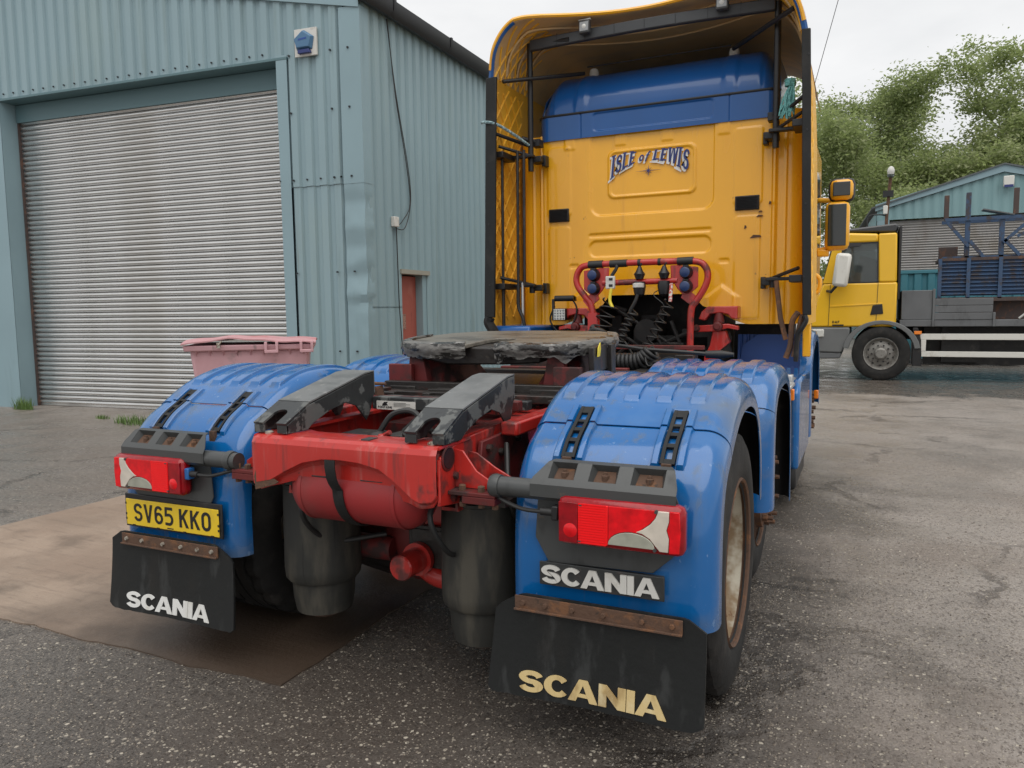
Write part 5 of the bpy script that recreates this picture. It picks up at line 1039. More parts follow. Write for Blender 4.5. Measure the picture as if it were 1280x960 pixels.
# badge (right) and registration plate (left)
mb = MB(); mb.rng(.708, 1.108, -.034, -.027, .521, .596); bd = tb(mb, 'badge_plate', M('badge_black', (.03, .032, .032), .4, layers=[((.08, .06, .05), (20, 20, 20), .55, .7, .6, .7)]), bevel=.002)
mb = text_mesh('SCANIA', SC, .03, (.716, -.0342, .530), (1, 0, 0), (0, 0, 1), (0, -1, 0), .058, .006, width=.378, t=.30, kern=.10); tb(mb, 'lettering', chrome_l, bd)
mb = MB(); mb.rng(.72, 1.10, -.026, -.002, .53, .59); tb(mb, 'badge_backing', dkgrey, bd)
mb = MB(); mb.rng(-1.177, -.657, -.034, -.030, .513, .624); npz = tb(mb, 'number_plate', plate_y, bevel=.003)
mb = MB(); mb.rng(-1.187, -.642, -.029, -.022, .505, .645); mb.rng(-1.15, -.70, -.021, -.002, .53, .62); tb(mb, 'plate_holder', blk, npz, bevel=.003)
PL = {'S': .63, 'V': .66, '6': .63, '5': .63, 'K': .66, 'O': .63, ' ': .30}
mb = text_mesh('SV65 KKO', PL, .13, (-1.130, -.0341, .532), (1, 0, 0), (0, 0, 1), (0, -1, 0), .076, .0012, width=.432, t=.165); tb(mb, 'registration', ink, npz)
mb = MB()
for xx in (-1.14, -1.0, -.85, -.70): mb.rng(xx, xx+.016, -.0352, -.034, .511, .517)
for zz in (.535, .555, .60): mb.rng(-.662, -.655, -.0352, -.034, zz, zz+.009); mb.rng(-1.179, -1.172, -.0352, -.034, zz, zz+.009)
mb.rng(-.94, -.905, -.0352, -.034, .518, .522); tb(mb, 'plate_clip', ink, npz)
# --- wheels
def road_wheel(x, y, z, r, w, dish, rm=None, name='wheel'):
    """dish: (outer face x, depth inward) of the visible rim barrel; sign from x"""
    sg = 1 if x > 0 else -1
    t_ = wheel(TR, x, y, z, r, w, ('X', sg), name)
    mb = MB(); xo = x+sg*w*.46
    mf = MB(); mf.lathe([(-sg*.022, r*.617), (sg*.006, r*.622), (sg*.012, r*.64), (sg*.004, r*.652), (-sg*.02, r*.645)], (xo, y, z), 'X', 48, caps=False); tb(mf, 'rim_flange', rust_m, t_)
    pr = [(-sg*.018, r*.618), (-sg*.05, r*.60), (-sg*.14, r*.57), (-sg*dish, r*.55), (-sg*(dish+.01), r*.42), (-sg*(dish-.02), r*.33), (-sg*(dish-.02), r*.30)]
    mb.lathe(pr, (xo, y, z), 'X', 48, caps=False); tb(mb, 'rim', rm or rim_m, t_)
    return t_, xo
for sx in (-1, 1):
    t_, xo = road_wheel(sx*1.092, .59, .468, .468, .285, .20)
    mb = MB(); mb.lathe([(-sx*.21, .16), (-sx*.17, .14), (-sx*.15, .12), (-sx*.14, .10), (-sx*.14, .02)], (xo, .59, .468), 'X', 28); tb(mb, 'hub', rust_m, t_)
    wheel(TR, sx*.775, .59, .468, .468, .285, ('X', sx))
    # mid axle: lifted single with exposed hub studs
    t_, xo = road_wheel(sx*1.01, 1.85, .455, .455, .30, .05, rust_m)
    mb = MB(); mb.lathe([(0, .20), (sx*.03, .195), (sx*.035, .15), (sx*.05, .13), (sx*.06, .09), (sx*.06, .01)], (xo, 1.85, .455), 'X', 30); hb = tb(mb, 'hub', rust_m, t_)
    for k in range(10):
        a = 2*pi*k/10+.2; mb = MB(); mb.lathe([(0, .02), (sx*.022, .02), (sx*.024, .012), (sx*.05, .011)], (xo+sx*.035, 1.85+.165*cos(a), .455+.165*sin(a)), 'X', 6); tb(mb, 'stud', rust_m, hb)
    t_, xo = road_wheel(sx*1.01, 4.85, .50, .50, .32, .06, silver)
    mb = MB(); mb.lathe([(0, .17), (sx*.02, .165), (sx*.03, .12), (sx*.06, .10), (sx*.065, .02)], (xo, 4.85, .50), 'X', 24); hb = tb(mb, 'hub', rust_m, t_)
    for k in range(10):
        a = 2*pi*k/10; mb = MB(); mb.lathe([(0, .02), (sx*.06, .018)], (xo+sx*.03, 4.85+.15*cos(a), .50+.15*sin(a)), 'X', 6); tb(mb, 'stud', rust_m, hb)
mb = MB(); mb.lathe([(-.9, .07), (.9, .07)], (0, 1.85, .455), 'X', 16); mb.lathe([(-.9, .07), (.9, .07)], (0, 4.85, .5), 'X', 16); tb(mb, 'axle_beam', dark)
# --- cab
YB = 4.05
def sd_rr(x, z, x0, x1, z0, z1, r):
    cx, cz = (x0+x1)/2, (z0+z1)/2; qx = abs(x-cx)-(x1-x0)/2+r; qz = abs(z-cz)-(z1-z0)/2+r
    return sqrt(max(qx, 0)**2+max(qz, 0)**2)+min(max(qx, qz), 0)-r
def press(x, z):
    """outward (towards the viewer) relief of the pressed back wall, metres"""
    o = 0
    d = sd_rr(x, z, -.515, .505, 2.175, 2.90, .09); o -= .016*(1-sstep(-.012, .012, d))
    d = sd_rr(x, z, -.37, .37, 2.305, 2.705, .06); o += .012*(1-sstep(-.010, .0, d)); o -= .010*(1-sstep(-.030, -.018, d))*0
    d2 = sd_rr(x, z, -.345, .345, 2.33, 2.68, .05); o -= .010*(1-sstep(-.008, .004, d2))
    d = sd_rr(x, z, -.53, .49, 1.83, 1.965, .06); o -= .013*(1-sstep(-.010, .008, d))
    d = sd_rr(x, z, -.53, .49, 1.995, 2.025, .014); o -= .010*(1-sstep(-.006, .006, d))
    for (a, b) in ((-.905, -.69), (.66, .875)):
        d = sd_rr(x, z, a, b, 2.19, 2.77, .03); o += .010*(1-sstep(-.008, .008, d))
        d = sd_rr(x, z, a+.01, b-.01, 1.3, 2.10, .03); o += .008*(1-sstep(-.008, .008, d))
    for c in (-.70, -.26, .13, .58): d = sd_rr(x, z, c-.045, c+.045, 2.74, 2.9, .01); o += .007*(1-sstep(-.01, .012, d))
    for c in (-.66, .60): d = sd_rr(x, z, c-.045, c+.03, 1.74, 1.775, .01); o -= .008*(1-sstep(-.004, .004, d))
    for c in (-.58, .58): d = abs(x-c)/.16+max(0, z-1.47)/.12; o += .02*(1-sstep(.6, 1., d))*(1 if z < 1.62 else 0)
    for sx in (-1, 1):
        a = abs(x); o -= .010*(1-sstep(.0, .012, abs(a-.955)))*(1 if x*sx > 0 else 0)
        if a > .97 and x*sx > 0: o -= .022*sstep(.97, .985, a)
        if a > 1.02 and x*sx > 0: o += .012*(1-sstep(.0, .010, abs(a-1.045)))
    return o+.0015*mnoise.noise(Vector((x*3, z*3, 0)))
def zbot(x):
    a = abs(x)
    if a < .33: return 1.505
    if a < .45: return lerp(1.505, 1.40, sstep(.33, .45, a))
    return lerp(1.40, 1.258, sstep(.42, .80, a))
def backf(i, j):
    x = lerp(-1.19, 1.19, i); z = lerp(zbot(x), 2.88, j); y = YB-press(x, z); a = abs(x)
    if a > 1.07: t = (a-1.07)/.12; y += .13*(1-sqrt(max(0, 1-min(1, t)**2)))
    return (x, y, z)
mb = MB(); mb.grid(backf, 300, 200); cab = tb(mb, 'cab_back_wall', yel, ang=60)
for sx in (-1, 1):
    mb = MB(); mb.prism([(4.18, 1.26), (5.55, 1.26), (6.2, 1.5), (6.25, 2.0), (6.05, 2.83), (4.18, 2.83)], (sx*1.19, 0, 0), (0, 1, 0), (0, 0, 1), (-sx, 0, 0), .06); tb(mb, 'cab_side', yel, bevel=.02)
    mb = MB(); mb.prism([(5.05, 1.2), (5.075, 1.2), (5.075, 2.75), (5.05, 2.75)], (sx*1.192, 0, 0), (0, 1, 0), (0, 0, 1), (sx, 0, 0), .002); tb(mb, 'door_gap', blk)
    mb = MB(); mb.prism([(5.15, 2.0), (5.95, 1.95), (5.85, 2.6), (5.15, 2.6)], (sx*1.191, 0, 0), (0, 1, 0), (0, 0, 1), (sx, 0, 0), .004); tb(mb, 'door_window', glass_w)
mb = MB(); mb.prism([(5.9, 1.3), (6.25, 1.5), (6.27, 2.0), (6.07, 2.83), (5.9, 2.83)], (-1.18, 0, 0), (0, 1, 0), (0, 0, 1), (1, 0, 0), 2.36); tb(mb, 'cab_front', yel, bevel=.05)
# blue roof band and high roof
mb = MB()
def bandf(i, j):
    x = lerp(-.985, .985, i); z = lerp(2.826, 3.03, j); d = sd_rr(x, z, -.49, .50, 2.87, 3.015, .03); o = -.010*(1-sstep(-.008, .006, d))
    for c in (-.60, .62): o -= .008*(1-sstep(.004, .010, abs(x-c)))
    a = abs(x); y = YB-.018-o+(.10*(1-sqrt(max(0, 1-((a-.90)/.085)**2))) if a > .90 else 0); return (x, y, z)
mb.grid(bandf, 200, 40); bnd = tb(mb, 'roof_band', blu_cab, ang=60)
prof = [(4.035, 3.036), (4.04, 3.09), (4.065, 3.18), (4.12, 3.27), (4.21, 3.35), (4.34, 3.41), (4.6, 3.46), (5.2, 3.50), (5.9, 3.46)]
PRF = smooth_path([(a, b, 0) for a, b in prof], 6)
def domef(i, j):
    q = PRF[min(len(PRF)-1, int(round(j*(len(PRF)-1))))]; u = lerp(-1, 1, i); hw = lerp(.98, .93, j); x = u*hw; a = abs(u); y, z = q.x, q.y
    dr = .30*(max(0, a-.86)/.14)**2.0*min(1, (z-3.03)/.3); z = 3.036+(z-3.036)*(1-.0*a)-dr*.5; z = max(z, 3.036 if j < .05 else 3.036-.3*(a > .98))
    if a > .85: y += .10*((a-.85)/.15)**2
    o = 0
    for c in (-.60, .62): o += .012*(1-sstep(.03, .07, abs(x-c)))*(1 if j < .6 else 0)
    o -= .008*(1-sstep(.0, .012, abs(abs(x)-.86)))
    return (x, y-o*.8, z+o*.5)
mb = MB(); mb.grid(domef, 160, len(PRF)-1); dm = tb(mb, 'high_roof', blu_cab, bnd, ang=60)
mb = MB(); mb.tube([(-.99, 4.10, 3.033), (-.93, 4.035, 3.033), (.93, 4.035, 3.033), (.99, 4.10, 3.033)], .011, 8); tb(mb, 'roof_seal', cable_m, bnd)
for sx in (-1, 1):
    mb = MB(); mb.add([(sx*.985, 4.12, 2.826), (sx*.985, 5.9, 2.826), (sx*.93, 5.9, 3.42), (sx*.95, 4.4, 3.36), (sx*.97, 4.2, 3.2), (sx*.985, 4.13, 3.036)], [(0, 1, 2, 3, 4, 5)]); tb(mb, 'roof_side', blu_cab, bnd, solid=.01)
for xx in (-.60, .595): mb = MB(); mb.lathe([(-.05, .04), (.0, .042), (.03, .035), (.05, .0)], (xx, 4.40, 3.45), 'Z', 14); tb(mb, 'roof_plug', paper, bnd)
# vents
for a, b in ((-.89, -.707), (.674, .856)):
    mb = MB(); mb.rng(a, b, YB-.024, YB+.005, 2.142, 2.252); vt = tb(mb, 'vent', ink, cab, bevel=.006)
    mb = MB()
    for k in range(9): z = 2.154+k*.0108; mb.box(((a+b)/2, YB-.026, z), (b-a-.022, .008, .006), Matrix.Rotation(.5, 3, 'X'))
    tb(mb, 'vent_slat', blk, vt)
# lettering: ISLE of LEWIS on an arch, with a compass star
IW = {'I': .34, 'S': .62, 'L': .62, 'E': .60, 'o': .52, 'f': .48, 'W': .95, ' ': .30}
def arch_w(dx, dz):
    def w(u, b):
        x = lerp(-.335, .305, u); e = ((u-.5)*2); base = 2.598-.12*e*e; hgt = .068+.10*abs(e)**1.5; bb = b
        return (x+b*.016+dx, base+hgt*bb+dz)
    return w
for nm, mt, dx, dz, yo, tt in (('letter_shadow', white_l, -.013, -.015, -.003, .38), ('lettering', navy_l, 0, 0, -.0065, .22)):
    mb = text_mesh('ISLE of LEWIS', IW, .11, (0, YB+.003+yo, 0), (1, 0, 0), (0, 0, 1), (0, -1, 0), 1, .002, t=tt, serif=1, warp=arch_w(dx, dz)); tb(mb, nm, mt, cab)
star = []
for k in range(16):
    a = 2*pi*k/16+pi/2; r = (.034 if k % 4 == 2 else .05) if k % 2 == 0 else .008
    if k in (4, 12): r = .10
    star.append((-.02+r*cos(a)*1.1, 2.512+r*sin(a)))
mb = MB(); mb.prism(star, (0, YB+.001, 0), (1, 0, 0), (0, 0, 1), (0, -1, 0), .003); tb(mb, 'compass_star', navy_l, cab)
for (a_, b_, c_, d_) in ((.835, 2.085, .05, .012), (.79, 1.925, .085, .02), (.745, 2.0, .018, .022), (.925, 2.175, .02, .02), (.85, 2.12, .03, .01)):
    mb = MB(); mb.prism([(a_, b_), (a_+c_, b_+d_*.3), (a_+c_*.9, b_+d_), (a_+c_*.3, b_+d_*1.2)], (0, YB-.0165, 0), (1, 0, 0), (0, 0, 1), (0, 1, 0), .012); tb(mb, 'rust_scrape', rust_m, cab)
mb = MB(); mb.rng(-.97, -.90, YB-.022, YB-.018, 1.56, 1.585); tb(mb, 'sticker', paper, cab)
# --- tunnel and engine behind the cab
mb = MB(); mb.rng(-.6, .6, 4.62, 4.66, .6, 1.55); mb.rng(-.6, -.46, 4.12, 4.62, .7, 1.5); mb.rng(.46, .6, 4.12, 4.62, .7, 1.5); mb.rng(-.6, .6, 4.12, 4.62, 1.53, 1.56); tb(mb, 'engine_tunnel', dark)
rnd = random.Random(9); mb = MB()
for i in range(22): mb.box((rnd.uniform(-.38, .38), rnd.uniform(4.2, 4.55), rnd.uniform(.85, 1.32)), (rnd.uniform(.06, .3), .1, rnd.uniform(.04, .16)))
mb.lathe([(4.1, .10), (4.4, .11)], (-.05, 0, 1.2), 'Y', 18)
for i in range(6): mb.tube(smooth_path([(rnd.uniform(-.35, .35), 4.15, rnd.uniform(.9, 1.4)) for _ in range(3)]), .018, 6)
tb(mb, 'engine', dark, bevel=.01)
mb = MB(); mb.rng(-1.15, -.62, 4.2, 4.6, .7, 1.25); mb.rng(.62, 1.1, 4.45, 4.6, .7, 1.25); mb.rng(-.55, .55, 2.3, 4.2, .74, .9); tb(mb, 'underbody', dark)
# gearbox and clutter ahead of the fifth wheel
mb = MB(); rnd = random.Random(15)
for i in range(46): mb.box((rnd.uniform(-.45, .5), rnd.uniform(2.1, 3.7), rnd.uniform(.92, 1.06)), (rnd.uniform(.05, .25), rnd.uniform(.05, .3), rnd.uniform(.03, .1)))
tb(mb, 'frame_clutter', greasy, bevel=.006, split=True)
mb = MB(); mb.rng(-.4, .4, 2.0, 2.06, .95, 1.05); mb.rng(.1, .6, 2.75, 2.82, .96, 1.02); mb.rng(-.2, .62, 3.1, 3.16, 1.10, 1.13); tb(mb, 'cross_tie', red_dk, bevel=.004)
# --- red tube headboard with sockets
Yh = 3.72
loop = [(-.353, Yh, 1.187), (-.40, Yh, 1.42), (-.45, Yh, 1.49), (-.51, Yh, 1.57), (-.527, Yh, 1.64), (-.50, Yh, 1.71), (-.44, Yh, 1.742), (-.225, Yh, 1.75), (.26, Yh, 1.75), (.45, Yh, 1.74), (.51, Yh, 1.70), (.53, Yh, 1.63), (.51, Yh, 1.55), (.45, Yh, 1.45), (.408, Yh, 1.38), (.402, Yh, 1.2), (.402, Yh, .9)]
mb = MB(); mb.tube(smooth_path(loop, 6), .026, 12); hbd = tb(mb, 'headboard_frame', red)
mb = MB(); mb.tube([(-.36, Yh, 1.3), (-.34, Yh, .9)], .03, 8); mb.rng(-.42, -.34, Yh-.03, Yh+.03, .9, 1.36); tb(mb, 'headboard_leg', red, hbd)
mb = MB(); mb.tube([(-.3, Yh, 1.598), (.3, Yh, 1.602)], .024, 10); tb(mb, 'headboard_rail', red, hbd)
for sx in (-1, 1):
    mb = MB(); mb.prism([(sx*.46, 1.70), (sx*.30, 1.72), (sx*.245, 1.72), (sx*.25, 1.62), (sx*.30, 1.54), (sx*.345, 1.49), (sx*.40, 1.50), (sx*.46, 1.55)], (0, Yh-.012, 0), (1, 0, 0), (0, 0, 1), (0, 1, 0), .012); pn = tb(mb, 'socket_panel', red, hbd, bevel=.006)
    for zz in (1.662, 1.555):
        mb = MB(); mb.lathe([(.0, .052), (-.02, .05), (-.045, .044), (-.06, .040)], (sx*.37, Yh-.013, zz), 'Y', 18); mb.box((sx*.37, Yh-.03, zz+.045), (.04, .05, .02)); so_ = tb(mb, 'socket', ink, hbd)
        mb = MB(); mb.lathe([(-.061, .038), (-.066, .03), (-.068, .001)], (sx*.37, Yh-.013, zz), 'Y', 18); tb(mb, 'socket_cap', sockb, so_)
    mb = MB(); mb.prism([(sx*.42, 1.40), (sx*.47, 1.46), (sx*.36, 1.55), (sx*.33, 1.47)], (0, Yh-.01, 0), (1, 0, 0), (0, 0, 1), (0, 1, 0), .02); tb(mb, 'corner_gusset', red, hbd)
mb = MB(); mb.rng(-.265, -.19, Yh-.05, Yh-.02, 1.55, 1.65); bxw = tb(mb, 'switch_box', paper, hbd, bevel=.006)
mb = MB(); mb.rng(-.235, -.205, Yh-.053, Yh-.05, 1.615, 1.635); mb.rng(-.235, -.205, Yh-.053, Yh-.05, 1.565, 1.585); tb(mb, 'switch', ink, bxw)
mb = MB(); mb.tube(smooth_path([(-.20, Yh, 1.77), (-.18, Yh-.02, 1.72), (-.22, Yh-.03, 1.65)]), .015, 8)
for (a, b) in ((-.42, -.30), (-.24, -.10), (.30, .42)): mb.tube([(a, Yh, 1.748), (b, Yh, 1.750)], .031, 10)
for xx in (.0, .16): mb.tube([(xx-.012, Yh, 1.75), (xx+.012, Yh, 1.75)], .029, 10)
tb(mb, 'tape_wrap', cable_m, hbd)
for xx in (.0, .295-.10+.0): 
    mb = MB(); mb.lathe([(1.62, .03), (1.66, .045), (1.68, .03), (1.72, .012)], (xx+.005, Yh-.02, 0), 'Z', 14); mb.lathe([(1.48, .012), (1.50, .04), (1.56, .052), (1.60, .045)], (xx+.005, Yh-.02, 0), 'Z', 14); mb.tube(smooth_path([(xx, Yh-.01, 1.71), (xx+.02, Yh-.02, 1.74), (xx+.01, Yh, 1.76)]), .008, 6); tb(mb, 'coupling', ink, hbd)
mb = MB(); mb.lathe([(0, .045), (.03, .045), (.035, .03)], (.005, Yh-.05, 1.555), 'Z', 14); tb(mb, 'coupling_cap', paper, hbd)
# coiled lines
def coil(path, r, turns, tr, name='coiled_air_line', m_=cable_m):
    P = smooth_path(path, 12); n = len(P); L = [0]
    for i in range(1, n): L.append(L[-1]+(P[i]-P[i-1]).length)
    out = []; N_ = turns*12; up = None
    for k in range(N_+1):
        q = L[-1]*k/N_; i = 0
        while i < n-2 and L[i+1] < q: i += 1
        t = (q-L[i])/max(1e-6, L[i+1]-L[i]); p = P[i].lerp(P[i+1], t); d = (P[min(i+1, n-1)]-P[max(i-1, 0)] if 0 < i < n-1 else P[i+1]-P[i]).normalized()
        up = d.orthogonal().normalized() if up is None else (up-d*up.dot(d)).normalized(); w = d.cross(up); a = 2*pi*turns*k/N_
        out.append(p+up*(r*cos(a))+w*(r*sin(a)))
    mb = MB(); mb.tube(out, tr, 5); return tb(mb, name, m_, TR, ang=80)
coil([(-.21, Yh-.06, 1.45), (-.25, Yh-.09, 1.33), (-.30, Yh-.10, 1.18)], .07, 4, .007)
coil([(-.02, Yh-.05, 1.38), (-.09, Yh-.07, 1.25), (-.15, Yh-.10, 1.08)], .036, 7, .009)
coil([(.255, Yh-.06, 1.44), (.20, Yh-.10, 1.30), (.12, Yh-.15, 1.12), (.05, Yh-.2, 1.0)], .042, 8, .0065)
coil([(.12, 2.35, 1.26), (.10, 2.3, 1.17), (.09, 2.25, 1.09)], .05, 8, .014)
coil([(.09, 2.2, 1.075), (.25, 2.2, 1.07), (.42, 2.2, 1.08), (.5, 2.2, 1.14)], .045, 17, .013)
mb = MB(); mb.tube(smooth_path([(.0, Yh-.05, 1.5), (-.02, Yh-.06, 1.44), (-.06, Yh-.06, 1.36), (-.02, Yh-.05, 1.34)]), .014, 8); mb.tube(smooth_path([(.0, 2.3, 1.165), (.25, 2.25, 1.17), (.45, 2.2, 1.15), (.7, 2.2, 1.135), (.9, 2.2, 1.12)]), .012, 6); mb.tube(smooth_path([(.2, Yh, 1.55), (.12, Yh-.03, 1.5), (.20, Yh-.04, 1.42), (.19, Yh-.04, 1.36)]), .004, 5)
mb.tube(smooth_path([(.45, 2.2, 1.16), (.5, 2.1, 1.06), (.62, 2.1, 1.11), (.74, 2.1, 1.05)]), .005, 5); mb.tube(smooth_path([(.3, 2.3, 1.19), (.42, 2.2, 1.08), (.6, 2.1, 1.09)]), .005, 5); tb(mb, 'hose', cable_m)
mb = MB(); mb.lathe([(.0, .0), (.005, .022), (.09, .026), (.13, .018), (.16, .012)], (.80, 2.2, 1.125), 'X', 10); tb(mb, 'coupling_handle', blk)
mb = MB(); mb.tube(smooth_path([(-.215, Yh-.05, 1.55), (-.225, Yh-.06, 1.46), (-.20, Yh-.07, 1.40)]), .013, 8); tb(mb, 'yellow_hose_sleeve', yel_tube)
mb = MB(); mb.tube([(.262, Yh-.04, 1.58), (.258, Yh-.06, 1.44)], .014, 8); tb(mb, 'red_hose_sleeve', red_tube)
# --- cab suspension towers
Yt = 3.88
for sx in (-1, 1):
    mb = MB(); mb.prism([(sx*a, b) for a, b in [(.43, 1.30), (.455, 1.36), (.50, 1.40), (.73, 1.40), (.73, 1.30), (.68, 1.305), (.66, 1.335), (.60, 1.35), (.52, 1.34), (.48, 1.29)]], (0, Yt, 0), (1, 0, 0), (0, 0, 1), (0, 1, 0), .16); tw = tb(mb, 'cab_mount', red, bevel=.008)
    mb = MB(); mb.prism([(sx*a, b) for a, b in [(.40, 1.215), (.42, 1.20), (.56, 1.205), (.66, 1.23), (.74, 1.215), (.74, 1.245), (.66, 1.265), (.42, 1.25)]], (0, Yt-.02, 0), (1, 0, 0), (0, 0, 1), (0, 1, 0), .06); tb(mb, 'mount_arm', red, tw, bevel=.006)
    mb = MB(); mb.prism([(sx*a, b) for a, b in [(.54, 1.21), (.64, 1.21), (.67, 1.12), (.60, 1.06), (.575, .95), (.575, .80), (.465, .80), (.475, 1.0), (.52, 1.1)]], (0, Yt+.01, 0), (1, 0, 0), (0, 0, 1), (0, 1, 0), .09); tb(mb, 'mount_tower', red, tw, bevel=.008)
    mb = MB(); mb.lathe([(-.05, .0), (-.05, .02), (-.035, .022), (-.03, .035), (0, .04)], (sx*.585, Yt-.02, 1.245), 'Y', 16); mb.lathe([(-.04, .0), (-.04, .018), (0, .03)], (sx*.42, Yt-.02, 1.23), 'Y', 14); mb.lathe([(1.27, .045), (1.35, .03)], (sx*.585, Yt+.03, 0), 'Z', 14); tb(mb, 'mount_bush', red_dk, tw)
    mb = MB(); mb.lathe([(1.0, .06), (1.05, .075), (1.10, .06), (1.15, .075), (1.2, .06)], (sx*.60, Yt+.12, 0), 'Z', 18); tb(mb, 'air_spring', rub, tw)
# work lamp at the left
mb = MB(); mb.rng(-.78, -.67, 3.84, 3.90, 1.30, 1.40); wl = tb(mb, 'work_lamp', blk, bevel=.008)
mb = MB(); mb.rng(-.775, -.675, 3.835, 3.8395, 1.305, 1.395); tb(mb, 'lamp_lens', ledm, wl)
mb = MB()
for a in range(4):
    for b in range(4): mb.lathe([(-.008, .001), (-.004, .007), (0, .010)], (-.7625+a*.025, 3.835, 1.3175+b*.022), 'Y', 8)
tb(mb, 'led', glassd, wl)
mb = MB(); mb.rng(-.77, -.60, 3.86, 3.92, 1.46, 1.50); mb.rng(-.80, -.78, 3.86, 3.88, 1.30, 1.48); mb.tube(smooth_path([(-.62, 3.87, 1.48), (-.58, 3.87, 1.40), (-.60, 3.87, 1.30), (-.66, 3.87, 1.22)]), .008, 6); mb.tube(smooth_path([(-.78, 3.87, 1.42), (-.82, 3.87, 1.3), (-.74, 3.87, 1.2), (-.66, 3.87, 1.25)]), .008, 6); mb.lathe([(-.09, .025), (.08, .025)], (-.68, 3.86, 1.485), 'X', 10); tb(mb, 'lamp_mount', blk, wl)
# --- side fairings and roof fairing
FS = [(1.245, 1.26), (1.24, 1.8), (1.225, 2.6), (1.205, 3.05), (1.185, 3.25), (1.14, 3.43), (1.06, 3.57), (.95, 3.655), (.80, 3.69), (.5, 3.70), (.2, 3.70), (0, 3.70)]
FSP = smooth_path([(a, b, 0) for a, b in FS], 6); nfs = len(FSP)
sl = [0]
for i in range(1, nfs): sl.append(sl[-1]+(FSP[i]-FSP[i-1]).length)
i_split = next(i for i, q in enumerate(FSP) if q.y > 3.262)
def rear_y(x, z):
    if z < 3.26: return 3.555
    a = abs(x); return 3.50+.05*(1-sstep(3.26, 3.5, z))+.34*max(0, 1-(a/.95)**2)
for sx in (-1, 1):
    mb = MB(); nv = 16; v = []
    for q in FSP[:i_split+1]:
        for j in range(nv+1): t = j/nv; y = lerp(3.555, 4.9, t); v.append((sx*(q.x-.012*t*t), y, q.y))
    mb.add(v, [(i*(nv+1)+j, (i+1)*(nv+1)+j, (i+1)*(nv+1)+j+1, i*(nv+1)+j+1) for i in range(i_split) for j in range(nv)]); sf = tb(mb, 'side_fairing', yel_in, solid=.006)
    # diamond ribs moulded on the inside
    mb = MB(); D = .19; ymin, ymax = 3.575, 4.16
    def fx(z):
        for i in range(nfs-1):
            if FSP[i].y <= z <= FSP[i+1].y: return lerp(FSP[i].x, FSP[i+1].x, (z-FSP[i].y)/max(1e-6, FSP[i+1].y-FSP[i].y))
        return FSP[0].x
    k = 0
    for dr in (-1, 1):
        z0 = .4
        while z0 < 4.2:
            seg = []
            for t in range(13):
                y = lerp(ymin, ymax, t/12); z = z0+dr*(y-ymin)*1.25
                if 1.29 < z < 3.24: seg.append((sx*(fx(z)-.005), y, z))
            if len(seg) > 1: mb.tube(seg, .0105+.0004*dr, 6)
            z0 += D
    tb(mb, 'diamond_ribbing', yel_in, sf)
    # black rear edge
    mb = MB(); e = [(1.28, 1.33), (1.262, 2.0), (1.245, 2.8), (1.232, 3.27)]; w = .095 if sx < 0 else .058
    v = []
    for a, b in e: v += [(sx*a, 3.53, b), (sx*(a-w), 3.53, b), (sx*(a-w), 3.556, b), (sx*a, 3.556, b)]
    mb.add(v, [(4*i+a, 4*i+(a+1) % 4, 4*i+4+(a+1) % 4, 4*i+4+a) for i in range(3) for a in range(4)]+[(0, 1, 2, 3), (12, 15, 14, 13)]); eg = tb(mb, 'fairing_edge', rub, sf, bevel=.006)
    mb = MB(); mb.tube(smooth_path([(sx*1.235, 3.545, 1.33), (sx*1.245, 3.545, 1.29), (sx*1.22, 3.55, 1.24), (sx*1.19, 3.57, 1.18), (sx*1.18, 3.6, 1.0 if sx > 0 else 1.12)]), [.045 if sx < 0 else .018]*24+[.016], 8); tb(mb, 'edge_tail', rub if sx < 0 else blk, sf)
    mb = MB(); 
    for zz in (1.6, 2.1, 2.6, 3.1): mb.lathe([(-.002, .008), (.002, .008)], (sx*1.225, 3.529, zz), 'Y', 8)
    tb(mb, 'edge_rivet', blk, sf)
    # outer blue trim of the upper fairing
    mb = MB(); path = []
    for i in range(i_split-1, nfs):
        q = FSP[i]
        if q.y > 3.24 and q.x > .93: path.append((sx*(q.x+.012), rear_y(q.x, q.y)+.004, q.y))
    mb.tube(path, .022, 6); tb(mb, 'blue_trim', blu_cab, sf)
mb = MB(); U_s = [(q.x, q.y) for q in FSP[i_split:]]; full = [(-a, b) for a, b in U_s]+[(a, b) for a, b in reversed(U_s)][1:]; nv = 14; v = []
for a, b in full:
    for j in range(nv+1):
        t = j/nv; y = lerp(rear_y(a, b), 5.75, t); zz = b-.16*t*t*(1-.5*abs(a)); v.append((a, y, zz))
mb.add(v, [(i*(nv+1)+j, (i+1)*(nv+1)+j, (i+1)*(nv+1)+j+1, i*(nv+1)+j+1) for i in range(len(full)-1) for j in range(nv)]); rf = tb(mb, 'roof_fairing', yel_shd, solid=.008)
mb = MB(); path = [(a*1.012, rear_y(a, b)-.01, b+.012) for a, b in full if b > 3.30]; mb.tube(path, .016, 6); tb(mb, 'fairing_lip', yel, rf)
for off in (.22, .42, .62):
    mb = MB(); path = [(a*.985, rear_y(a, b)+off, b-.012-.16*(off/2.2)**2) for a, b in full if b > 3.34]; mb.tube(path, .011, 5); tb(mb, 'fairing_rib', yel_shd, rf)
for sx in (-1, 1):
    mb = MB()
    for k in range(7):
        for dr in (-1, 1):
            seg = []
            for t in range(12):
                i = i_split+t*2
                if i >= nfs: break
                q = FSP[i]
                if q.x < .80: break
                y = 3.58+.1*k+dr*.5*(sl[i]-sl[i_split])
                if 3.56 < y < 4.25: seg.append((sx*(q.x-.006), y, q.y-.004))
            if len(seg) > 1: mb.tube(seg, .010+.0004*dr, 6)
    tb(mb, 'diamond_ribbing', yel_in, rf)
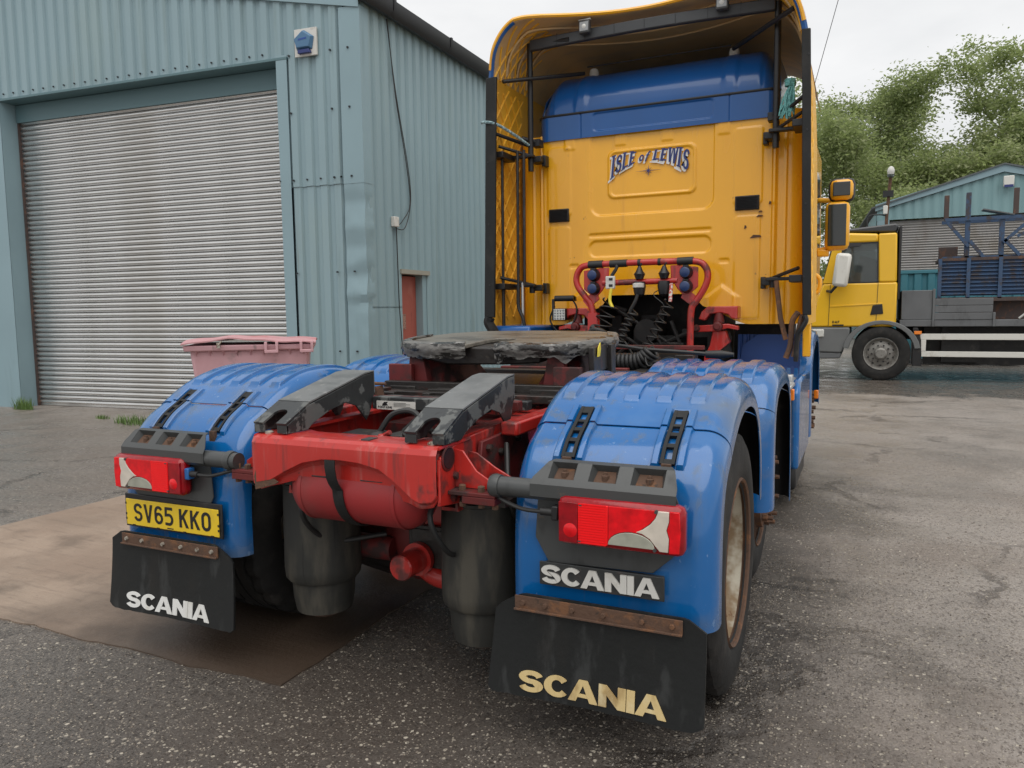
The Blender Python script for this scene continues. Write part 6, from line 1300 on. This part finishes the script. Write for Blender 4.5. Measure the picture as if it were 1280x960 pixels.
# --- black fairing frame
mb = MB()
for sx in (-1, 1): mb.tube([(sx*.985, 3.87, 2.56), (sx*.985, 3.87, 3.60)], .024, 10)
fr_ = tb(mb, 'fairing_post', blk)
mb = MB(); nb = 30; v = []
for i in range(nb+1):
    x = lerp(-.97, .97, i/nb); y = 3.83; z = 3.53+.02*cos(x*1.5); v += [(x, y, z), (x, y, z+.085), (x, y+.05, z+.085), (x, y+.05, z)]
mb.add(v, [(4*i+a, 4*i+(a+1) % 4, 4*i+4+(a+1) % 4, 4*i+4+a) for i in range(nb) for a in range(4)]+[(0, 1, 2, 3), (4*nb, 4*nb+3, 4*nb+2, 4*nb+1)]); bar_ = tb(mb, 'lamp_bar', M('lamp_bar_grey', (.05, .053, .056), .5, var=(4, .15)), bevel=.008)
mb = MB()
for i in range(1, 8): x = lerp(-.97, .97, i/8); mb.rng(x-.002, x+.002, 3.828, 3.83, 3.545, 3.63)
tb(mb, 'bar_joint', ink, bar_)
for xx in (-.47, .60):
    mb = MB(); mb.rng(xx-.045, xx+.045, 3.76, 3.81, 3.575, 3.675); wl = tb(mb, 'work_lamp', dkgrey, bevel=.008)
    mb = MB(); mb.rng(xx-.036, xx+.036, 3.756, 3.7605, 3.59, 3.66); tb(mb, 'lamp_lens', glassd, wl, bevel=.003)
    mb = MB(); mb.lathe([(-.006, .001), (-.004, .014), (0, .02)], (xx, 3.757, 3.625), 'Y', 12); tb(mb, 'bulb', ledm, wl)
    mb = MB(); mb.rng(xx-.05, xx+.05, 3.77, 3.80, 3.677, 3.685); mb.rng(xx-.03, xx+.03, 3.80, 3.84, 3.60, 3.62); tb(mb, 'lamp_bracket', paper if xx < 0 else blk, wl)
mb = MB()
for a, b, r in (((-.98, 3.87, 3.58), (-.62, 3.84, 3.57), .022), ((-1.12, 3.62, 3.25), (-.62, 4.2, 3.40), .016), ((1.12, 3.62, 3.45), (.62, 4.2, 3.42), .018), ((-.6, 4.22, 3.455), (.6, 4.22, 3.455), .006)): mb.tube([a, b], r, 8)
tb(mb, 'fairing_stay', blk)
# hinge arms
for sx in (-1, 1):
    for zz in (2.665, 1.585):
        mb = MB(); mb.rng(sx*1.21, sx*.94, 3.80, 3.86, zz, zz+.025); mb.rng(sx*1.21, sx*1.12, 3.60, 3.86, zz-.02, zz+.03); mb.rng(sx*1.0, sx*.90, 3.88, 4.02, zz-.03, zz+.02); mb.rng(sx*.92, sx*.885, 3.95, 4.03, zz-.055, zz+.035); hg = tb(mb, 'fairing_hinge', blk, bevel=.005)
        mb = MB(); mb.lathe([(-.05, .025), (.03, .025)], (sx*.985, 3.87, zz), 'Z', 10); mb.tube([(sx*1.18, 3.65, zz+.08), (sx*.98, 3.86, zz+.02)], .014, 6); tb(mb, 'hinge_clamp', blk, hg)
    mb = MB(); mb.tube([(sx*1.05, 3.83, 2.83), (sx*.93, 3.95, 2.80)], .02, 8); mb.tube([(sx*1.19, 3.6, 2.84), (sx*1.0, 3.85, 2.77)], .016, 6); mb.rng(sx*.99, sx*.92, 3.9, 4.0, 2.77, 2.83); tb(mb, 'fairing_catch', blk, bevel=.003)
mb = MB()
for xx in (-1.17, -1.03, -.972): mb.tube([(xx, 3.68, 1.60), (xx+.006, 3.68, 2.70)], .013, 8)
mb.tube(smooth_path([(-1.03, 3.68, 1.6), (-1.03, 3.68, 1.42), (-.99, 3.68, 1.32), (-.97, 3.68, 1.18)]), .016, 8); mb.tube([(-1.17, 3.68, 1.6), (-1.17, 3.68, 1.2)], .016, 8); tb(mb, 'fairing_rod', blk)
mb = MB(); mb.tube([(-1.0, 3.70, 1.62), (-1.0, 3.70, 1.25)], .012, 8); tb(mb, 'silver_stay', silver)
mb = MB(); mb.tube([(1.02, 3.75, 1.58), (1.06, 3.72, 1.3), (1.10, 3.70, 1.15)], .018, 8); mb.tube(smooth_path([(1.19, 3.58, 1.35), (1.15, 3.60, 1.28), (1.14, 3.62, 1.12), (1.11, 3.62, 1.02)]), .02, 8); mb.tube(smooth_path([(1.22, 3.58, 1.33), (1.20, 3.60, 1.25), (1.18, 3.62, 1.12), (1.16, 3.62, 1.03)]), .018, 8); tb(mb, 'fairing_rod', rust_m)
# --- lower body panels
mb = MB(); mb.prism([(3.55, 1.0), (4.3, 1.0), (4.35, 1.26), (3.6, 1.26)], (-1.24, 0, 0), (0, 1, 0), (0, 0, 1), (1, 0, 0), .35); tb(mb, 'lower_panel', blu_cab, bevel=.02)
mb = MB(); mb.rng(-.72, -.28, 3.0, 3.25, .88, 1.045); mb.prism([(-.74, 1.03), (-.70, 1.075), (-.66, .95), (-.72, .95)], (0, 2.98, 0), (1, 0, 0), (0, 0, 1), (0, 1, 0), .3); tb(mb, 'battery_cover', blu, bevel=.012)
# right front wheel arch: ribbed inner wall plus outer guard
mb = MB()
def archw(i, j):
    x = lerp(.68, 1.16, i); z = lerp(.80, 1.17, j); return (x, 4.22+.05*sin(j*1.5)+.008*(abs(((i*9) % 1)-.5) < .2), z)
mb.grid(archw, 60, 8); tb(mb, 'inner_arch', blu_dk, solid=.006)
mb = MB(); mb.prism([(.68, .80), (.72, 1.08), (.84, 1.17), (1.1, 1.17), (1.16, .95), (1.16, .80)], (0, 4.24, 0), (1, 0, 0), (0, 0, 1), (0, 1, 0), .02); tb(mb, 'inner_arch', blu_dk)
for sx in (-1, 1):
    FP_ = [(4.24, .35), (4.22, .6), (4.23, .85), (4.30, 1.02), (4.45, 1.12), (4.7, 1.18), (4.95, 1.18), (5.2, 1.1), (5.35, .95), (5.42, .7), (5.44, .5)]
    PSf = profile(FP_); mb = MB(); v = []; n = 60
    secx = [(.98, 0), (1.1, 0), (1.21, 0), (1.24, .012), (1.25, .04), (1.25, .09)]
    for j in range(n+1):
        p, nr = at(PSf, PSf[1][-1]*j/n)
        for x, d in secx: v.append((sx*x, p.x-nr.x*d, p.y-nr.y*d))
    mb.add(v, [(j*6+i, j*6+i+1, (j+1)*6+i+1, (j+1)*6+i) for j in range(n) for i in range(5)]); tb(mb, 'front_mudguard', blu, solid=.006)
    mb = MB(); mb.prism([(3.15, .30), (4.15, .30), (4.15, .86), (4.10, .90), (3.25, .90), (3.15, .82)], (sx*1.245, 0, 0), (0, 1, 0), (0, 0, 1), (-sx, 0, 0), .05); sk = tb(mb, 'tank_skirt', blu, bevel=.02)
    mb = MB(); mb.rng(sx*.62, sx*1.17, 2.75, 4.1, .28, .86); tb(mb, 'fuel_tank', silver if sx > 0 else dark, bevel=.06)
    mb = MB(); mb.rng(sx*.7, sx*1.22, 3.3, 4.1, .12, .295); tb(mb, 'tank_base', blk, bevel=.03)
mb = MB(); mb.rng(1.10, 1.22, 2.78, 3.05, .875, .90); mb.rng(1.05, 1.2, 3.1, 3.2, .88, .94); tb(mb, 'tank_cap', silver, bevel=.006)
mb = MB(); mb.rng(1.19, 1.232, 2.86, 2.90, .80, .872); tb(mb, 'side_marker', amber, bevel=.006)
mb = MB(); mb.lathe([(.35, .03), (.78, .035)], (1.16, 2.7, 0), 'Z', 12); mb.lathe([(.5, .05), (.7, .05)], (1.12, 2.62, 0), 'Z', 12); tb(mb, 'filter_canister', silver)
mb = MB(); mb.rng(1.25, 1.285, 4.62, 4.68, .62, .69); tb(mb, 'side_marker', amber, bevel=.006)
mb = MB(); mb.prism([(4.12, 1.0), (4.2, 1.0), (4.2, 1.26), (4.12, 1.26)], (1.245, 0, 0), (0, 1, 0), (0, 0, 1), (-1, 0, 0), .06); tb(mb, 'lower_panel', yel, bevel=.01)
# --- door mirrors on the right
def mirror(cx, cy, cz, w, h, name):
    mb = MB(); mb.box((cx, cy, cz), (w, .12, h)); o = tb(mb, name, yel, bevel=.05)
    mb = MB(); mb.box((cx, cy-.060, cz+.005), (w-.055, .012, h-.065)); tb(mb, 'mirror_glass', mirg, o, bevel=.0055); return o
m1 = mirror(1.365, 5.5, 2.12, .21, .44, 'door_mirror'); m2_ = mirror(1.395, 5.52, 2.445, .20, .19, 'wide_mirror')
mb = MB(); mb.tube([(1.19, 5.55, 2.37), (1.38, 5.55, 2.36)], .025, 8); mb.tube([(1.19, 5.55, 1.90), (1.34, 5.53, 1.93)], .03, 8); mb.box((1.25, 5.53, 1.88), (.1, .1, .06)); tb(mb, 'mirror_arm', yel, m1, bevel=.01, split=True)
mb = MB(); mb.box((1.395, 5.54, 2.445), (.225, .10, .215)); tb(mb, 'mirror_shell', blk, m2_, bevel=.05)
mb = MB(); mb.tube(smooth_path([(1.2, 4.9, 1.5), (1.25, 4.9, 1.52), (1.26, 4.9, 1.62), (1.2, 4.9, 1.68)]), .018, 8); tb(mb, 'grab_handle', yel)
# aerial
mb = MB(); mb.tube([(1.14, 5.3, 3.3), (1.46, 5.0, 4.4)], .003, 5); tb(mb, 'whip_aerial', blk)
# --- rope and twine tied to the fairings
mb = MB(); mb.tube(smooth_path([(-1.285, 3.55, 2.925), (-1.24, 3.52, 2.92), (-1.15, 3.55, 2.90), (-1.05, 3.70, 2.83), (-.99, 3.84, 2.77)]), .012, 8); o = mb.build('tie_rope', rope_w); tag(o, 'pale blue rope tied round the left cab fairing', 'rope')
mb = MB(); rnd = random.Random(2)
for i in range(46):
    a = Vector((1.10+rnd.uniform(-.01, .015), 3.74+rnd.uniform(-.02, .02), 2.98)); b = Vector((1.07+rnd.uniform(-.05, .05), 3.74+rnd.uniform(-.03, .03), 2.72+rnd.uniform(0, .08)))
    mb.tube(smooth_path([a, a.lerp(b, .5)+Vector((rnd.uniform(-.025, .025), rnd.uniform(-.02, .02), 0)), b], 3), .006, 4)
for i in range(6): mb.tube([Vector((1.09+.035*cos(k*.9+i), 3.74+.03*sin(k*.9+i), 2.96+.008*i)) for k in range(8)], .007, 4)
o = mb.build('twine_bundle', rope_m); tag(o, 'frayed teal twine bundle hanging from the right cab fairing', 'twine')
